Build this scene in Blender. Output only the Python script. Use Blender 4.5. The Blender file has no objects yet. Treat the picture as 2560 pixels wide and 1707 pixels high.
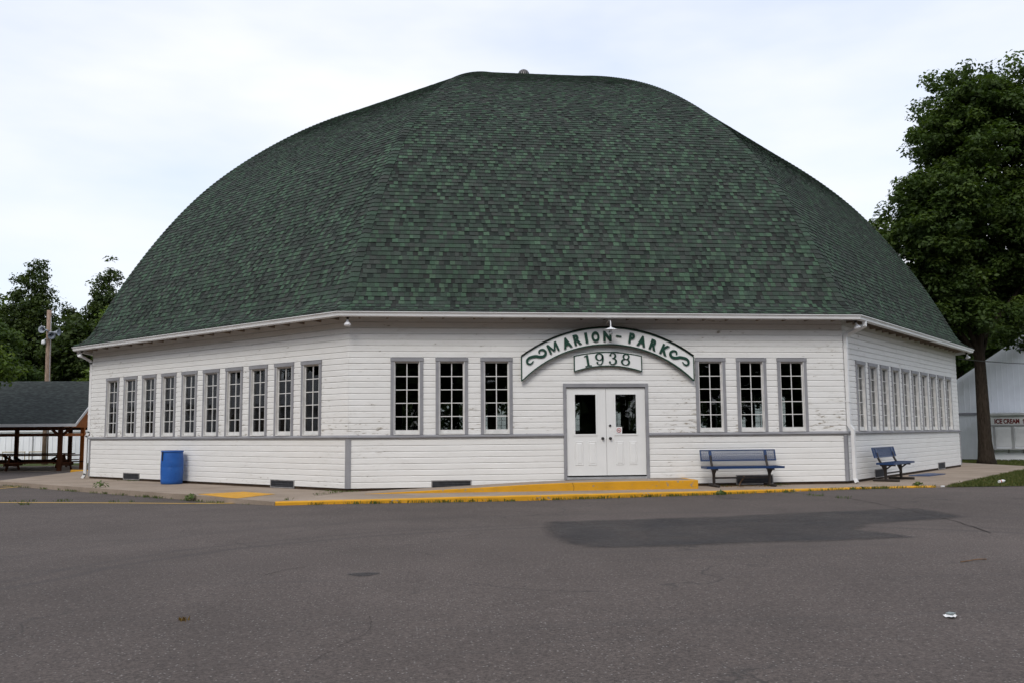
import bpy, math, random
import numpy as np
from mathutils import Matrix, Vector
random.seed(7)
RNG = np.random.default_rng(11)
scene = bpy.context.scene
COL = scene.collection

# ------------------------------------------------------------------ camera
cd = bpy.data.cameras.new('camera'); cam = bpy.data.objects.new('camera', cd); COL.objects.link(cam)
cd.sensor_width = 36.0; cd.lens = 31.45; cd.clip_start = 0.1; cd.clip_end = 3000
fw = Vector((0.11489019, 0.98824756, 0.10083157)); rt = Vector((0.99337253, -0.11463916, -0.00829988))
up = Vector((-0.00335691, -0.10111689, 0.99486889))
cam.matrix_world = Matrix(((rt.x, up.x, -fw.x, -4.4969), (rt.y, up.y, -fw.y, -34.3682), (rt.z, up.z, -fw.z, 1.2460), (0, 0, 0, 1)))
scene.camera = cam

# ------------------------------------------------------------------ sky and sun (hazy, thinly overcast)
SUN_EL = math.radians(42); SUN_AZ = math.radians(-156)      # azimuth from +Y, clockwise: behind and left of the viewer
w = bpy.data.worlds.new('World'); scene.world = w; w.use_nodes = True
nt = w.node_tree; N = nt.nodes; L = nt.links
for n in list(N): N.remove(n)
out = N.new('ShaderNodeOutputWorld'); bg = N.new('ShaderNodeBackground'); bg.inputs['Strength'].default_value = 0.1
sky = N.new('ShaderNodeTexSky'); sky.sky_type = 'NISHITA'; sky.sun_disc = False
sky.sun_elevation = SUN_EL; sky.sun_rotation = SUN_AZ; sky.air_density = 1.2; sky.dust_density = 2.0
tc = N.new('ShaderNodeTexCoord'); mp = N.new('ShaderNodeMapping'); mp.inputs['Scale'].default_value = (1.0, 1.0, 3.2)
mp.inputs['Rotation'].default_value = (0.15, 0.12, 0.6)
nz = N.new('ShaderNodeTexNoise'); nz.inputs['Scale'].default_value = 1.7; nz.inputs['Detail'].default_value = 5; nz.inputs['Roughness'].default_value = 0.5
rp = N.new('ShaderNodeValToRGB'); rp.color_ramp.elements[0].position = 0.30; rp.color_ramp.elements[0].color = (0.46, 0.46, 0.46, 1)
rp.color_ramp.elements[1].position = 0.62; rp.color_ramp.elements[1].color = (1, 1, 1, 1)
mx = N.new('ShaderNodeMix'); mx.data_type = 'RGBA'
mx.inputs[7].default_value = (9.35, 9.6, 10.3, 1)
sc = N.new('ShaderNodeMix'); sc.data_type = 'RGBA'; sc.blend_type = 'MULTIPLY'; sc.inputs[0].default_value = 1
sc.inputs[7].default_value = (1.5, 1.72, 2.0, 1)
L.new(tc.outputs['Generated'], mp.inputs[0]); L.new(mp.outputs[0], nz.inputs['Vector']); L.new(nz.outputs[0], rp.inputs[0])
L.new(sky.outputs[0], sc.inputs[6]); L.new(sc.outputs[2], mx.inputs[6]); L.new(rp.outputs[0], mx.inputs[0])
L.new(mx.outputs[2], bg.inputs[0]); L.new(bg.outputs[0], out.inputs[0])
sd = bpy.data.lights.new('sun', 'SUN'); sd.energy = 1.45; sd.angle = math.radians(22); sd.color = (1.0, 0.95, 0.88)
sun = bpy.data.objects.new('sun', sd); COL.objects.link(sun)
sv = Vector((math.sin(SUN_AZ) * math.cos(SUN_EL), math.cos(SUN_AZ) * math.cos(SUN_EL), math.sin(SUN_EL)))
sun.rotation_euler = (-sv).to_track_quat('-Z', 'Y').to_euler(); sun.location = sv * 60
vs = scene.view_settings; vs.view_transform = 'Standard'; vs.look = 'None'; vs.exposure = 0.1; vs.gamma = 1.0; vs.use_curve_mapping = False

# ------------------------------------------------------------------ materials
MATS = {}
class NB:
    """small node-graph helper"""
    def __init__(s, name):
        s.m = bpy.data.materials.new(name); s.m.use_nodes = True; s.t = s.m.node_tree
        s.b = s.t.nodes['Principled BSDF']; s.o = s.t.nodes['Material Output']
        MATS[name] = s.m
    def n(s, k): return s.t.nodes.new(k)
    def l(s, a, b): s.t.links.new(a, b)
    def pos(s, scale=(1, 1, 1), rot=(0, 0, 0)):
        g = s.n('ShaderNodeNewGeometry'); m = s.n('ShaderNodeMapping'); m.inputs['Scale'].default_value = scale; m.inputs['Rotation'].default_value = rot
        s.l(g.outputs['Position'], m.inputs[0]); return m.outputs[0]
    def noise(s, vec, scale, detail=4, rough=0.55):
        x = s.n('ShaderNodeTexNoise'); x.inputs['Scale'].default_value = scale; x.inputs['Detail'].default_value = detail; x.inputs['Roughness'].default_value = rough
        if vec is not None: s.l(vec, x.inputs['Vector'])
        return x.outputs[0]
    def ramp(s, f, *st):
        r = s.n('ShaderNodeValToRGB'); e = r.color_ramp.elements
        while len(e) < len(st): e.new(0.5)
        for i, (p, c) in enumerate(st):
            e[i].position = p
            e[i].color = (c, c, c, 1) if not isinstance(c, tuple) else (*c, 1)
        s.l(f, r.inputs[0]); return r.outputs[0]
    def mix(s, f, a, b, mode='MIX'):
        x = s.n('ShaderNodeMix'); x.data_type = 'RGBA'; x.blend_type = mode
        for sock, v in ((x.inputs[0], f), (x.inputs[6], a), (x.inputs[7], b)):
            if hasattr(v, 'is_linked') or isinstance(v, bpy.types.NodeSocket): s.l(v, sock)
            elif isinstance(v, tuple): sock.default_value = (*v, 1)
            else: sock.default_value = v
        return x.outputs[2]
    def math(s, op, a, b=0.0, clamp=False):
        x = s.n('ShaderNodeMath'); x.operation = op; x.use_clamp = clamp
        for i, v in enumerate((a, b)):
            if isinstance(v, bpy.types.NodeSocket): s.l(v, x.inputs[i])
            else: x.inputs[i].default_value = v
        return x.outputs[0]
    def color(s, c):
        if isinstance(c, tuple): s.b.inputs['Base Color'].default_value = (*c, 1)
        else: s.l(c, s.b.inputs['Base Color'])
    def set(s, rough=0.6, spec=0.3, metal=0.0):
        s.b.inputs['Roughness'].default_value = rough; s.b.inputs['Specular IOR Level'].default_value = spec; s.b.inputs['Metallic'].default_value = metal
    def bump(s, h, strength=0.3, dist=0.02):
        x = s.n('ShaderNodeBump'); x.inputs['Strength'].default_value = strength; x.inputs['Distance'].default_value = dist
        s.l(h, x.inputs['Height']); s.l(x.outputs[0], s.b.inputs['Normal'])
    def rand(s): return s.n('ShaderNodeObjectInfo').outputs['Random']
    def attr(s, name):
        a = s.n('ShaderNodeAttribute'); a.attribute_name = name; return a.outputs['Color']

def plain(name, c, rough=0.6, spec=0.3, metal=0.0, var=0.12, vs_=3.0, stretch=(1, 1, 1), bump=0.0):
    k = NB(name); f = k.noise(k.pos(stretch), vs_, 5)
    lo = tuple(x * (1 - var) for x in c); hi = tuple(min(1, x * (1 + var)) for x in c)
    k.color(k.ramp(f, (0.3, lo), (0.7, hi))); k.set(rough, spec, metal)
    if bump: k.bump(k.noise(k.pos(stretch), vs_ * 12, 3), bump, 0.01)
    return k.m

def white_paint():
    k = NB('white_siding_paint'); P = k.pos()
    base = k.ramp(k.noise(k.pos((1, 1, 5)), 1.6, 6), (0.3, (0.745, 0.735, 0.71)), (0.7, (0.805, 0.797, 0.775)))
    base = k.mix(k.math('MULTIPLY', k.rand(), 0.10), base, (0.60, 0.595, 0.58))
    g = k.n('ShaderNodeSeparateXYZ'); k.l(P, g.inputs[0]); z = g.outputs[2]
    # more weathering low on the upper wall
    band = k.ramp(k.math('MULTIPLY', z, 0.25), (0.28, 0.0), (0.305, 0.115), (0.40, 0.07), (0.56, 0.02))
    low = k.ramp(k.math('MULTIPLY', z, 0.25), (0.02, 0.05), (0.08, 0.0))
    big = k.math('MULTIPLY', k.math('SUBTRACT', k.noise(P, 0.55, 2), 0.45), 0.35)
    fine = k.noise(k.pos((3.2, 3.2, 17)), 1.5, 6, 0.62)
    v = k.math('ADD', k.math('ADD', fine, big), k.math('ADD', band, low))
    peel = k.ramp(v, (0.735, 0.0), (0.765, 1.0))
    wood = k.ramp(k.noise(k.pos((2, 2, 40)), 3, 3), (0.35, (0.22, 0.19, 0.15)), (0.65, (0.42, 0.38, 0.32)))
    dirt = k.ramp(v, (0.60, 0.0), (0.80, 0.42))
    c = k.mix(dirt, base, (0.50, 0.475, 0.43)); c = k.mix(peel, c, wood)
    kn = k.n('ShaderNodeTexVoronoi'); kn.inputs['Scale'].default_value = 1.0; k.l(k.pos((2.2, 2.2, 7.4)), kn.inputs['Vector'])
    c = k.mix(k.ramp(kn.outputs['Distance'], (0.04, 0.22), (0.16, 0.0)), c, (0.52, 0.49, 0.44))
    k.color(c); k.set(0.55, 0.3); k.bump(k.math('SUBTRACT', k.noise(k.pos((2, 2, 30)), 4, 4), k.math('MULTIPLY', peel, 0.6)), 0.25, 0.006)
    return k.m
white_paint()

def grey_trim():
    k = NB('grey_trim_paint'); P = k.pos((1, 1, 1))
    c = k.ramp(k.noise(P, 3, 5), (0.3, (0.235, 0.235, 0.25)), (0.7, (0.30, 0.30, 0.315)))
    pe = k.ramp(k.noise(k.pos((5, 5, 9)), 1.8, 6, 0.65), (0.66, 0.0), (0.72, 1.0))
    k.color(k.mix(pe, c, (0.46, 0.44, 0.42))); k.set(0.6, 0.25); return k.m
grey_trim()
plain('white_trim', (0.72, 0.715, 0.70), 0.5, 0.35, var=0.07, vs_=6)
plain('sash_paint', (0.66, 0.65, 0.63), 0.55, 0.3, var=0.12, vs_=7)
plain('door_paint', (0.76, 0.76, 0.745), 0.38, 0.4, var=0.03, vs_=2.5)
plain('gutter_metal', (0.74, 0.74, 0.735), 0.35, 0.5, var=0.06, vs_=2)
plain('soffit_wood', (0.26, 0.215, 0.17), 0.8, 0.2, var=0.3, vs_=6)
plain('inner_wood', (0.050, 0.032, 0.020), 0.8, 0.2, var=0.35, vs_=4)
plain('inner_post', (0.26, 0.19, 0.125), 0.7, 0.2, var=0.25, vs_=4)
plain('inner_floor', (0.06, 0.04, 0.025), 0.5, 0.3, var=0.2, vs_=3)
plain('roof_deck', (0.022, 0.02, 0.018), 0.9, 0.1)
plain('foundation_concrete', (0.10, 0.095, 0.09), 0.9, 0.1, var=0.3)
plain('vent_dark', (0.035, 0.036, 0.04), 0.7, 0.2, var=0.3, vs_=9)
plain('vent_frame', (0.26, 0.25, 0.245), 0.6, 0.3, var=0.3, vs_=8)
plain('black_metal', (0.018, 0.017, 0.017), 0.45, 0.4)
plain('dark_iron', (0.035, 0.028, 0.024), 0.6, 0.3, var=0.4, vs_=9)
plain('bench_blue', (0.011, 0.038, 0.118), 0.42, 0.45, var=0.18, vs_=8)
def barrel_mat():
    k = NB('barrel_blue'); P = k.pos()
    c = k.ramp(k.noise(P, 4, 5), (0.3, (0.014, 0.085, 0.33)), (0.7, (0.020, 0.115, 0.41)))
    c = k.mix(k.ramp(k.noise(k.pos((1, 1, 2.5)), 9, 6, 0.7), (0.60, 0.0), (0.72, 0.5)), c, (0.10, 0.17, 0.34))
    c = k.mix(k.ramp(k.noise(P, 21, 4, 0.6), (0.66, 0.0), (0.72, 0.7)), c, (0.02, 0.035, 0.09))
    k.color(c); k.set(0.5, 0.35); k.bump(k.noise(P, 6, 3), 0.25, 0.02); return k.m
barrel_mat()
plain('galvanised', (0.55, 0.57, 0.59), 0.35, 0.5, 0.6, var=0.12, vs_=8)
plain('horn_grey', (0.30, 0.33, 0.37), 0.5, 0.4, var=0.2, vs_=8)
plain('lamp_white', (0.82, 0.83, 0.85), 0.3, 0.5, var=0.05)
plain('sign_white', (0.80, 0.80, 0.79), 0.4, 0.35, var=0.04, vs_=3)
plain('sign_green', (0.012, 0.052, 0.034), 0.45, 0.35, var=0.15, vs_=10)
plain('sign_red', (0.16, 0.012, 0.014), 0.6, 0.3, var=0.2, vs_=10)
plain('sticker_red', (0.45, 0.06, 0.07), 0.5, 0.3)
plain('sticker_black', (0.03, 0.03, 0.03), 0.5, 0.3)
plain('fascia_white', (0.72, 0.72, 0.72), 0.55, 0.3, var=0.08)
plain('stained_timber', (0.080, 0.030, 0.014), 0.85, 0.08, var=0.35, vs_=4, stretch=(3, 3, 1), bump=0.2)
plain('sunlit_timber', (0.42, 0.125, 0.022), 0.6, 0.25, var=0.25, vs_=4)  # the shelter's stain with warm low sun on the gable end put into the colour
plain('barn_white', (0.90, 0.915, 0.94), 0.45, 0.4, var=0.05, vs_=1.5)
plain('barn_trim', (0.36, 0.36, 0.36), 0.6, 0.3, var=0.1)
plain('tan_pipe', (0.42, 0.36, 0.25), 0.6, 0.3)
plain('pole_wood', (0.27, 0.195, 0.15), 0.9, 0.1, var=0.45, vs_=5, stretch=(6, 6, 0.7), bump=0.3)
plain('litter_white', (0.78, 0.78, 0.78), 0.5, 0.4, var=0.2, vs_=60)
plain('litter_foil', (0.33, 0.38, 0.38), 0.35, 0.5, 0.3, var=0.4, vs_=60)
plain('bottle_cap', (0.5, 0.09, 0.03), 0.5, 0.4)
plain('dead_wood', (0.17, 0.105, 0.065), 0.9, 0.1, var=0.4, vs_=12)
plain('crack_dark', (0.045, 0.04, 0.037), 0.95, 0.05, var=0.4, vs_=12)
plain('vent_metal', (0.22, 0.21, 0.205), 0.5, 0.4, 0.5, var=0.2)

def shingle_mat():
    k = NB('roof_shingle'); c = k.attr('tint')
    g = k.ramp(k.noise(k.pos(), 55, 3, 0.7), (0.3, 0.62), (0.7, 1.34))
    lg = k.ramp(k.noise(k.pos((2.2, 2.2, 0.22)), 0.7, 5), (0.3, 0.80), (0.7, 1.14))
    c = k.mix(1.0, c, g, 'MULTIPLY'); c = k.mix(1.0, c, lg, 'MULTIPLY'); c = k.mix(1.0, c, (0.80, 0.90, 0.82), 'MULTIPLY')
    k.color(c); k.set(0.88, 0.22); return k.m
shingle_mat()

def far_shingle():
    k = NB('shelter_shingle')
    f = k.noise(k.pos((2.2, 7, 7)), 2.2, 3, 0.6)
    c = k.ramp(f, (0.32, (0.020, 0.023, 0.022)), (0.5, (0.036, 0.042, 0.040)), (0.68, (0.066, 0.078, 0.072)))
    k.color(c); k.set(0.9, 0.2); return k.m
far_shingle()

def glass_mat():
    k = NB('window_glass'); t = k.t
    tr = k.n('ShaderNodeBsdfTransparent'); tr.inputs[0].default_value = (0.70, 0.72, 0.71, 1)
    gl = k.n('ShaderNodeBsdfGlossy'); gl.inputs['Roughness'].default_value = 0.015; gl.inputs[0].default_value = (0.95, 0.97, 1, 1)
    fr = k.n('ShaderNodeFresnel'); fr.inputs[0].default_value = 1.64
    bp = k.n('ShaderNodeBump'); bp.inputs['Strength'].default_value = 0.04; bp.inputs['Distance'].default_value = 0.05
    k.l(k.noise(k.pos(), 2.5, 1), bp.inputs['Height']); k.l(bp.outputs[0], gl.inputs['Normal'])
    m = k.n('ShaderNodeMixShader'); k.l(fr.outputs[0], m.inputs[0]); k.l(tr.outputs[0], m.inputs[1]); k.l(gl.outputs[0], m.inputs[2])
    k.l(m.outputs[0], k.o.inputs[0]); return k.m
glass_mat()

def asphalt():
    k = NB('asphalt'); P = k.pos()
    big = k.ramp(k.noise(P, 0.16, 5), (0.3, (0.073, 0.059, 0.052)), (0.7, (0.102, 0.083, 0.074)))
    mid = k.ramp(k.noise(P, 1.3, 4), (0.3, 0.90), (0.7, 1.08))
    fin = k.ramp(k.noise(P, 48, 4, 0.8), (0.32, 0.35), (0.68, 1.65))
    c = k.mix(1.0, big, mid, 'MULTIPLY'); c = k.mix(1.0, c, fin, 'MULTIPLY')
    vo = k.n('ShaderNodeTexVoronoi'); vo.inputs['Scale'].default_value = 42; k.l(P, vo.inputs['Vector'])
    sx = k.n('ShaderNodeSeparateColor'); k.l(vo.outputs['Color'], sx.inputs[0])
    spot = k.math('MULTIPLY', k.ramp(sx.outputs[0], (0.80, 0.0), (0.86, 1.0)), k.ramp(vo.outputs['Distance'], (0.18, 1.0), (0.34, 0.0)))
    c = k.mix(k.math('MULTIPLY', spot, 0.75), c, (0.30, 0.28, 0.265))
    # dark curved tyre marks
    sub = k.n('ShaderNodeVectorMath'); sub.operation = 'DISTANCE'; k.l(P, sub.inputs[0]); sub.inputs[1].default_value = (-1.6, -28.6, -0.13)
    d = k.math('ADD', sub.outputs['Value'], k.math('MULTIPLY', k.noise(P, 0.5, 2), 0.5))
    for R, wd, a in ((7.55, 0.10, 0.34), (7.95, 0.13, 0.25), (9.4, 0.2, 0.16)):
        q = k.math('ABSOLUTE', k.math('SUBTRACT', d, R)); mk = k.ramp(k.math('DIVIDE', q, wd), (0.3, a), (1.0, 0.0))
        c = k.mix(mk, c, (0.04, 0.037, 0.036))
    # long streaks across the lot
    st = k.ramp(k.noise(k.pos((0.25, 3.2, 1), (0, 0, -0.11)), 1.0, 3), (0.58, 0.0), (0.70, 0.22))
    c = k.mix(st, c, (0.055, 0.05, 0.048))
    ck = k.n('ShaderNodeTexVoronoi'); ck.feature = 'DISTANCE_TO_EDGE'; ck.inputs['Scale'].default_value = 0.33
    wob = k.n('ShaderNodeVectorMath'); wob.operation = 'ADD'; nn = k.n('ShaderNodeTexNoise'); nn.inputs['Scale'].default_value = 1.4; nn.inputs['Detail'].default_value = 6; k.l(P, nn.inputs['Vector'])
    k.l(P, wob.inputs[0]); k.l(nn.outputs['Color'], wob.inputs[1]); k.l(wob.outputs[0], ck.inputs['Vector'])
    crk = k.math('MULTIPLY', k.ramp(ck.outputs['Distance'], (0.0, 1.0), (0.008, 0.0)), k.ramp(k.noise(P, 0.45, 2), (0.48, 0.0), (0.62, 0.7)))
    c = k.mix(crk, c, (0.03, 0.028, 0.026))
    k.color(c); k.set(0.85, 0.3); k.bump(k.noise(P, 90, 3, 0.7), 0.5, 0.006); return k.m
asphalt()

def seal_patch():
    k = NB('asphalt_patch'); P = k.pos()
    c = k.mix(1.0, k.ramp(k.noise(P, 1.1, 4), (0.35, (0.042, 0.040, 0.041)), (0.68, (0.074, 0.065, 0.061))), k.ramp(k.noise(P, 75, 3, 0.75), (0.3, 0.6), (0.7, 1.4)), 'MULTIPLY')
    k.color(c); k.set(0.8, 0.3); k.bump(k.noise(P, 90, 3, 0.7), 0.4, 0.005)
    a = k.n('ShaderNodeAttribute'); a.attribute_name = 'soft'; f = k.math('MULTIPLY', a.outputs['Fac'], k.ramp(k.noise(P, 1.6, 6, 0.7), (0.25, 0.45), (0.6, 1.1)))
    f = k.ramp(k.math('ADD', f, k.math('MULTIPLY', k.math('SUBTRACT', k.noise(P, 14, 4), 0.5), 0.7)), (0.15, 0.0), (1.0, 0.74))
    tr = k.n('ShaderNodeBsdfTransparent'); m = k.n('ShaderNodeMixShader'); k.l(f, m.inputs[0]); k.l(tr.outputs[0], m.inputs[1]); k.l(k.b.outputs[0], m.inputs[2]); k.l(m.outputs[0], k.o.inputs[0])
    return k.m
seal_patch()

def concrete():
    k = NB('concrete'); P = k.pos()
    c = k.ramp(k.noise(P, 0.9, 6), (0.3, (0.25, 0.198, 0.152)), (0.7, (0.36, 0.292, 0.232)))
    c = k.mix(1.0, c, k.ramp(k.noise(P, 45, 3, 0.7), (0.3, 0.82), (0.7, 1.15)), 'MULTIPLY')
    st = k.ramp(k.noise(k.pos((1, 1, 1)), 3.5, 5, 0.65), (0.60, 0.0), (0.72, 0.5)); c = k.mix(st, c, (0.12, 0.105, 0.09))
    k.color(c); k.set(0.9, 0.2); k.bump(k.noise(P, 60, 3), 0.3, 0.004); return k.m
concrete()

def yellow_paint(name, col, wear):
    k = NB(name); P = k.pos()
    c = k.ramp(k.noise(P, 2.2, 5), (0.3, tuple(x * 0.82 for x in col)), (0.7, col))
    ch = k.ramp(k.noise(P, 9, 6, 0.7), (wear, 0.0), (wear + 0.05, 1.0)); c = k.mix(ch, c, (0.27, 0.235, 0.20))
    g = k.ramp(k.noise(k.pos((1, 1, 4)), 4, 5), (0.55, 0.0), (0.75, 0.35)); c = k.mix(g, c, (0.25, 0.15, 0.04))
    k.color(c); k.set(0.6, 0.3); return k.m
yellow_paint('yellow_kerb_paint', (0.68, 0.335, 0.016), 0.61)
yellow_paint('yellow_line_paint', (0.70, 0.44, 0.08), 0.68)

def ground_mat():
    k = NB('ground_grass'); P = k.pos()
    c = k.ramp(k.noise(P, 0.5, 6), (0.3, (0.035, 0.05, 0.015)), (0.7, (0.075, 0.095, 0.03)))
    c = k.mix(1.0, c, k.ramp(k.noise(P, 22, 4, 0.7), (0.3, 0.55), (0.7, 1.4)), 'MULTIPLY')
    c = k.mix(k.ramp(k.noise(P, 2.2, 4), (0.55, 0.0), (0.7, 0.6)), c, (0.12, 0.095, 0.055))
    k.color(c); k.set(0.95, 0.1); k.bump(k.noise(P, 30, 3), 0.5, 0.03); return k.m
ground_mat()

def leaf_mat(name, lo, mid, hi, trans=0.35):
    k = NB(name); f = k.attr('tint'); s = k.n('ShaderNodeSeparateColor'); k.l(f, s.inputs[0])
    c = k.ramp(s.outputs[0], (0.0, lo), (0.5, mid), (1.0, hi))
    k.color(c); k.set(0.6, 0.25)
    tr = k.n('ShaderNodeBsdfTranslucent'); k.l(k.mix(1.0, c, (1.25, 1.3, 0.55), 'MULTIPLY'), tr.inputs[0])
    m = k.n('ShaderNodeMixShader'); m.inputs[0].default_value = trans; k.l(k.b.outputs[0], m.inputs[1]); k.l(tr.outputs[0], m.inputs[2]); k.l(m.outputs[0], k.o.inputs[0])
    return k.m
leaf_mat('maple_leaf', (0.028, 0.050, 0.012), (0.050, 0.085, 0.018), (0.085, 0.125, 0.024))
leaf_mat('bright_leaf', (0.05, 0.085, 0.014), (0.085, 0.135, 0.022), (0.14, 0.19, 0.035))
leaf_mat('dark_leaf', (0.022, 0.040, 0.011), (0.042, 0.066, 0.016), (0.072, 0.10, 0.024))
leaf_mat('grass_blade', (0.05, 0.075, 0.018), (0.09, 0.115, 0.03), (0.19, 0.165, 0.06), 0.25)
leaf_mat('weed_leaf', (0.05, 0.09, 0.02), (0.085, 0.135, 0.03), (0.16, 0.17, 0.06), 0.25)
leaf_mat('dry_leaf', (0.10, 0.055, 0.02), (0.20, 0.12, 0.03), (0.30, 0.2, 0.05), 0.2)
plain('bark', (0.038, 0.029, 0.022), 0.95, 0.1, var=0.5, vs_=5, stretch=(4, 4, 0.8), bump=0.8)

# ------------------------------------------------------------------ mesh tools
class MB:
    def __init__(s): s.v = []; s.f = []; s.mi = []; s.c = []; s.cur = 0; s.col = None
    def face(s, idx): s.f.append(tuple(idx)); s.mi.append(s.cur); s.c.append(s.col)
    def add(s, vs_, fs):
        o = len(s.v); s.v += [tuple(p) for p in vs_]
        for f in fs: s.face([o + i for i in f])
        return s
    def box(s, x0, x1, y0, y1, z0, z1):
        return s.add([(x0, y0, z0), (x1, y0, z0), (x1, y1, z0), (x0, y1, z0), (x0, y0, z1), (x1, y0, z1), (x1, y1, z1), (x0, y1, z1)],
                     [(3, 2, 1, 0), (4, 5, 6, 7), (0, 1, 5, 4), (1, 2, 6, 5), (2, 3, 7, 6), (3, 0, 4, 7)])
    def prism(s, poly, a, b, axis='y'):
        """extrude 2D polygon (p,q) between a and b along axis; axis y: p->x q->z, axis z: p->x q->y, axis x: p->y q->z"""
        n = len(poly)
        def P(p, q, t): return (p, t, q) if axis == 'y' else ((p, q, t) if axis == 'z' else (t, p, q))
        vs_ = [P(p, q, a) for p, q in poly] + [P(p, q, b) for p, q in poly]
        fs = [tuple(range(n)), tuple(range(2 * n - 1, n - 1, -1))] + [(i, i + n, (i + 1) % n + n, (i + 1) % n) for i in range(n)]
        return s.add(vs_, fs)
    def bar(s, a, b, w_, h_, upv=(0, 0, 1)):
        a = Vector(a); b = Vector(b); d = (b - a).normalized(); u = Vector(upv)
        if abs(d.dot(u)) > 0.98: u = Vector((1, 0, 0))
        r = d.cross(u).normalized(); u = r.cross(d).normalized(); vs_ = []
        for p in (a, b):
            for i, j in ((-1, -1), (1, -1), (1, 1), (-1, 1)): vs_.append(p + r * (w_ / 2 * i) + u * (h_ / 2 * j))
        return s.add(vs_, [(3, 2, 1, 0), (4, 5, 6, 7), (0, 1, 5, 4), (1, 2, 6, 5), (2, 3, 7, 6), (3, 0, 4, 7)])
    def tube(s, pts, rad, n=10, cap=True):
        pts = [Vector(p) for p in pts]; rad = rad if isinstance(rad, (list, tuple)) else [rad] * len(pts)
        o = len(s.v); prev = None
        for i, p in enumerate(pts):
            d = (pts[min(i + 1, len(pts) - 1)] - pts[max(i - 1, 0)]).normalized()
            if prev is None: prev = d.orthogonal().normalized()
            r = (prev - d * prev.dot(d)).normalized(); prev = r; q = d.cross(r)
            for k in range(n):
                a = 2 * math.pi * k / n; s.v.append(tuple(p + (r * math.cos(a) + q * math.sin(a)) * rad[i]))
        for i in range(len(pts) - 1):
            for k in range(n):
                s.face((o + i * n + k, o + i * n + (k + 1) % n, o + (i + 1) * n + (k + 1) % n, o + (i + 1) * n + k))
        if cap:
            s.face([o + k for k in range(n - 1, -1, -1)]); s.face([o + (len(pts) - 1) * n + k for k in range(n)])
        return s
    def lathe(s, prof, n=24, c=(0, 0, 0), axis=(0, 0, 1)):
        q = Vector((0, 0, 1)).rotation_difference(Vector(axis)); o = len(s.v); c = Vector(c)
        for r, z in prof:
            for k in range(n):
                a = 2 * math.pi * k / n; s.v.append(tuple(c + q @ Vector((r * math.cos(a), r * math.sin(a), z))))
        for i in range(len(prof) - 1):
            for k in range(n): s.face((o + i * n + k, o + i * n + (k + 1) % n, o + (i + 1) * n + (k + 1) % n, o + (i + 1) * n + k))
        return s
    def build(s, name, mats, parent=None, smooth=False, loc=None, rz=None, mesh_only=False):
        me = bpy.data.meshes.new(name); me.from_pydata(s.v, [], s.f)
        mats = mats if isinstance(mats, (list, tuple)) else [mats]
        for m in mats: me.materials.append(MATS[m])
        if len(mats) > 1: me.polygons.foreach_set('material_index', s.mi)
        if any(c is not None for c in s.c):
            at = me.attributes.new('tint', 'FLOAT_COLOR', 'FACE'); fl = []
            for c in s.c: fl += [*(c or (0.5, 0.5, 0.5)), 1.0]
            at.data.foreach_set('color', fl)
        if smooth: me.polygons.foreach_set('use_smooth', [True] * len(me.polygons))
        me.update()
        if mesh_only: return me
        return link(name, me, parent, loc, rz)

def link(name, me, parent=None, loc=None, rz=None):
    o = bpy.data.objects.new(name, me); COL.objects.link(o)
    if parent is not None: o.parent = parent
    if loc is not None: o.location = loc
    if rz is not None: o.rotation_euler = (0, 0, rz)
    return o
def tag(o, label=None, cat=None, group=None, kind=None):
    if label: o['label'] = label
    if cat: o['category'] = cat
    if group: o['group'] = group
    if kind: o['kind'] = kind
    return o
def thing(name, label, cat, loc=(0, 0, 0), rz=0, group=None):
    o = bpy.data.objects.new(name, None); COL.objects.link(o); o.location = loc; o.rotation_euler = (0, 0, rz); o.empty_display_size = 0.3
    return tag(o, label, cat, group)
def smooth_pts(pts, n=6):
    P = [np.array(p, float) for p in pts]; P = [2 * P[0] - P[1]] + P + [2 * P[-1] - P[-2]]; R = []
    for i in range(1, len(P) - 2):
        for k in range(n):
            t = k / n; a, b, c, d = P[i - 1:i + 3]
            R.append(0.5 * ((2 * b) + (c - a) * t + (2 * a - 5 * b + 4 * c - d) * t * t + (3 * b - a - 3 * c + d) * t ** 3))
    R.append(P[-2]); return R
def ribbon(mb, pts, wid, y0, y1, closed=False):
    """flat 2D stroke of varying width in x,z extruded from y0 to y1 (y1 is nearer the viewer)"""
    n = len(pts); L_, R_ = [], []
    for i in range(n):
        a = pts[(i - 1) % n] if (closed or i > 0) else pts[i]; b = pts[(i + 1) % n] if (closed or i < n - 1) else pts[i]
        d = np.array(b) - np.array(a); d = d / (np.hypot(*d) + 1e-9); nn = np.array((-d[1], d[0])) * wid[i] / 2
        L_.append(np.array(pts[i]) + nn); R_.append(np.array(pts[i]) - nn)
    o = len(mb.v)
    for i in range(n):
        for q in (L_[i], R_[i]):
            mb.v.append((q[0], y1, q[1])); mb.v.append((q[0], y0, q[1]))
    m = n if closed else n - 1
    for i in range(m):
        a = o + 4 * i; b = o + 4 * ((i + 1) % n)
        mb.face((a, b, b + 2, a + 2)); mb.face((a, a + 1, b + 1, b)); mb.face((a + 2, b + 2, b + 3, a + 3)); mb.face((a + 1, a + 3, b + 3, b + 1))
    if not closed:
        for a, rev in ((o, 0), (o + 4 * (n - 1), 1)): mb.face((a, a + 2, a + 3, a + 1) if not rev else (a, a + 1, a + 3, a + 2))
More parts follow.
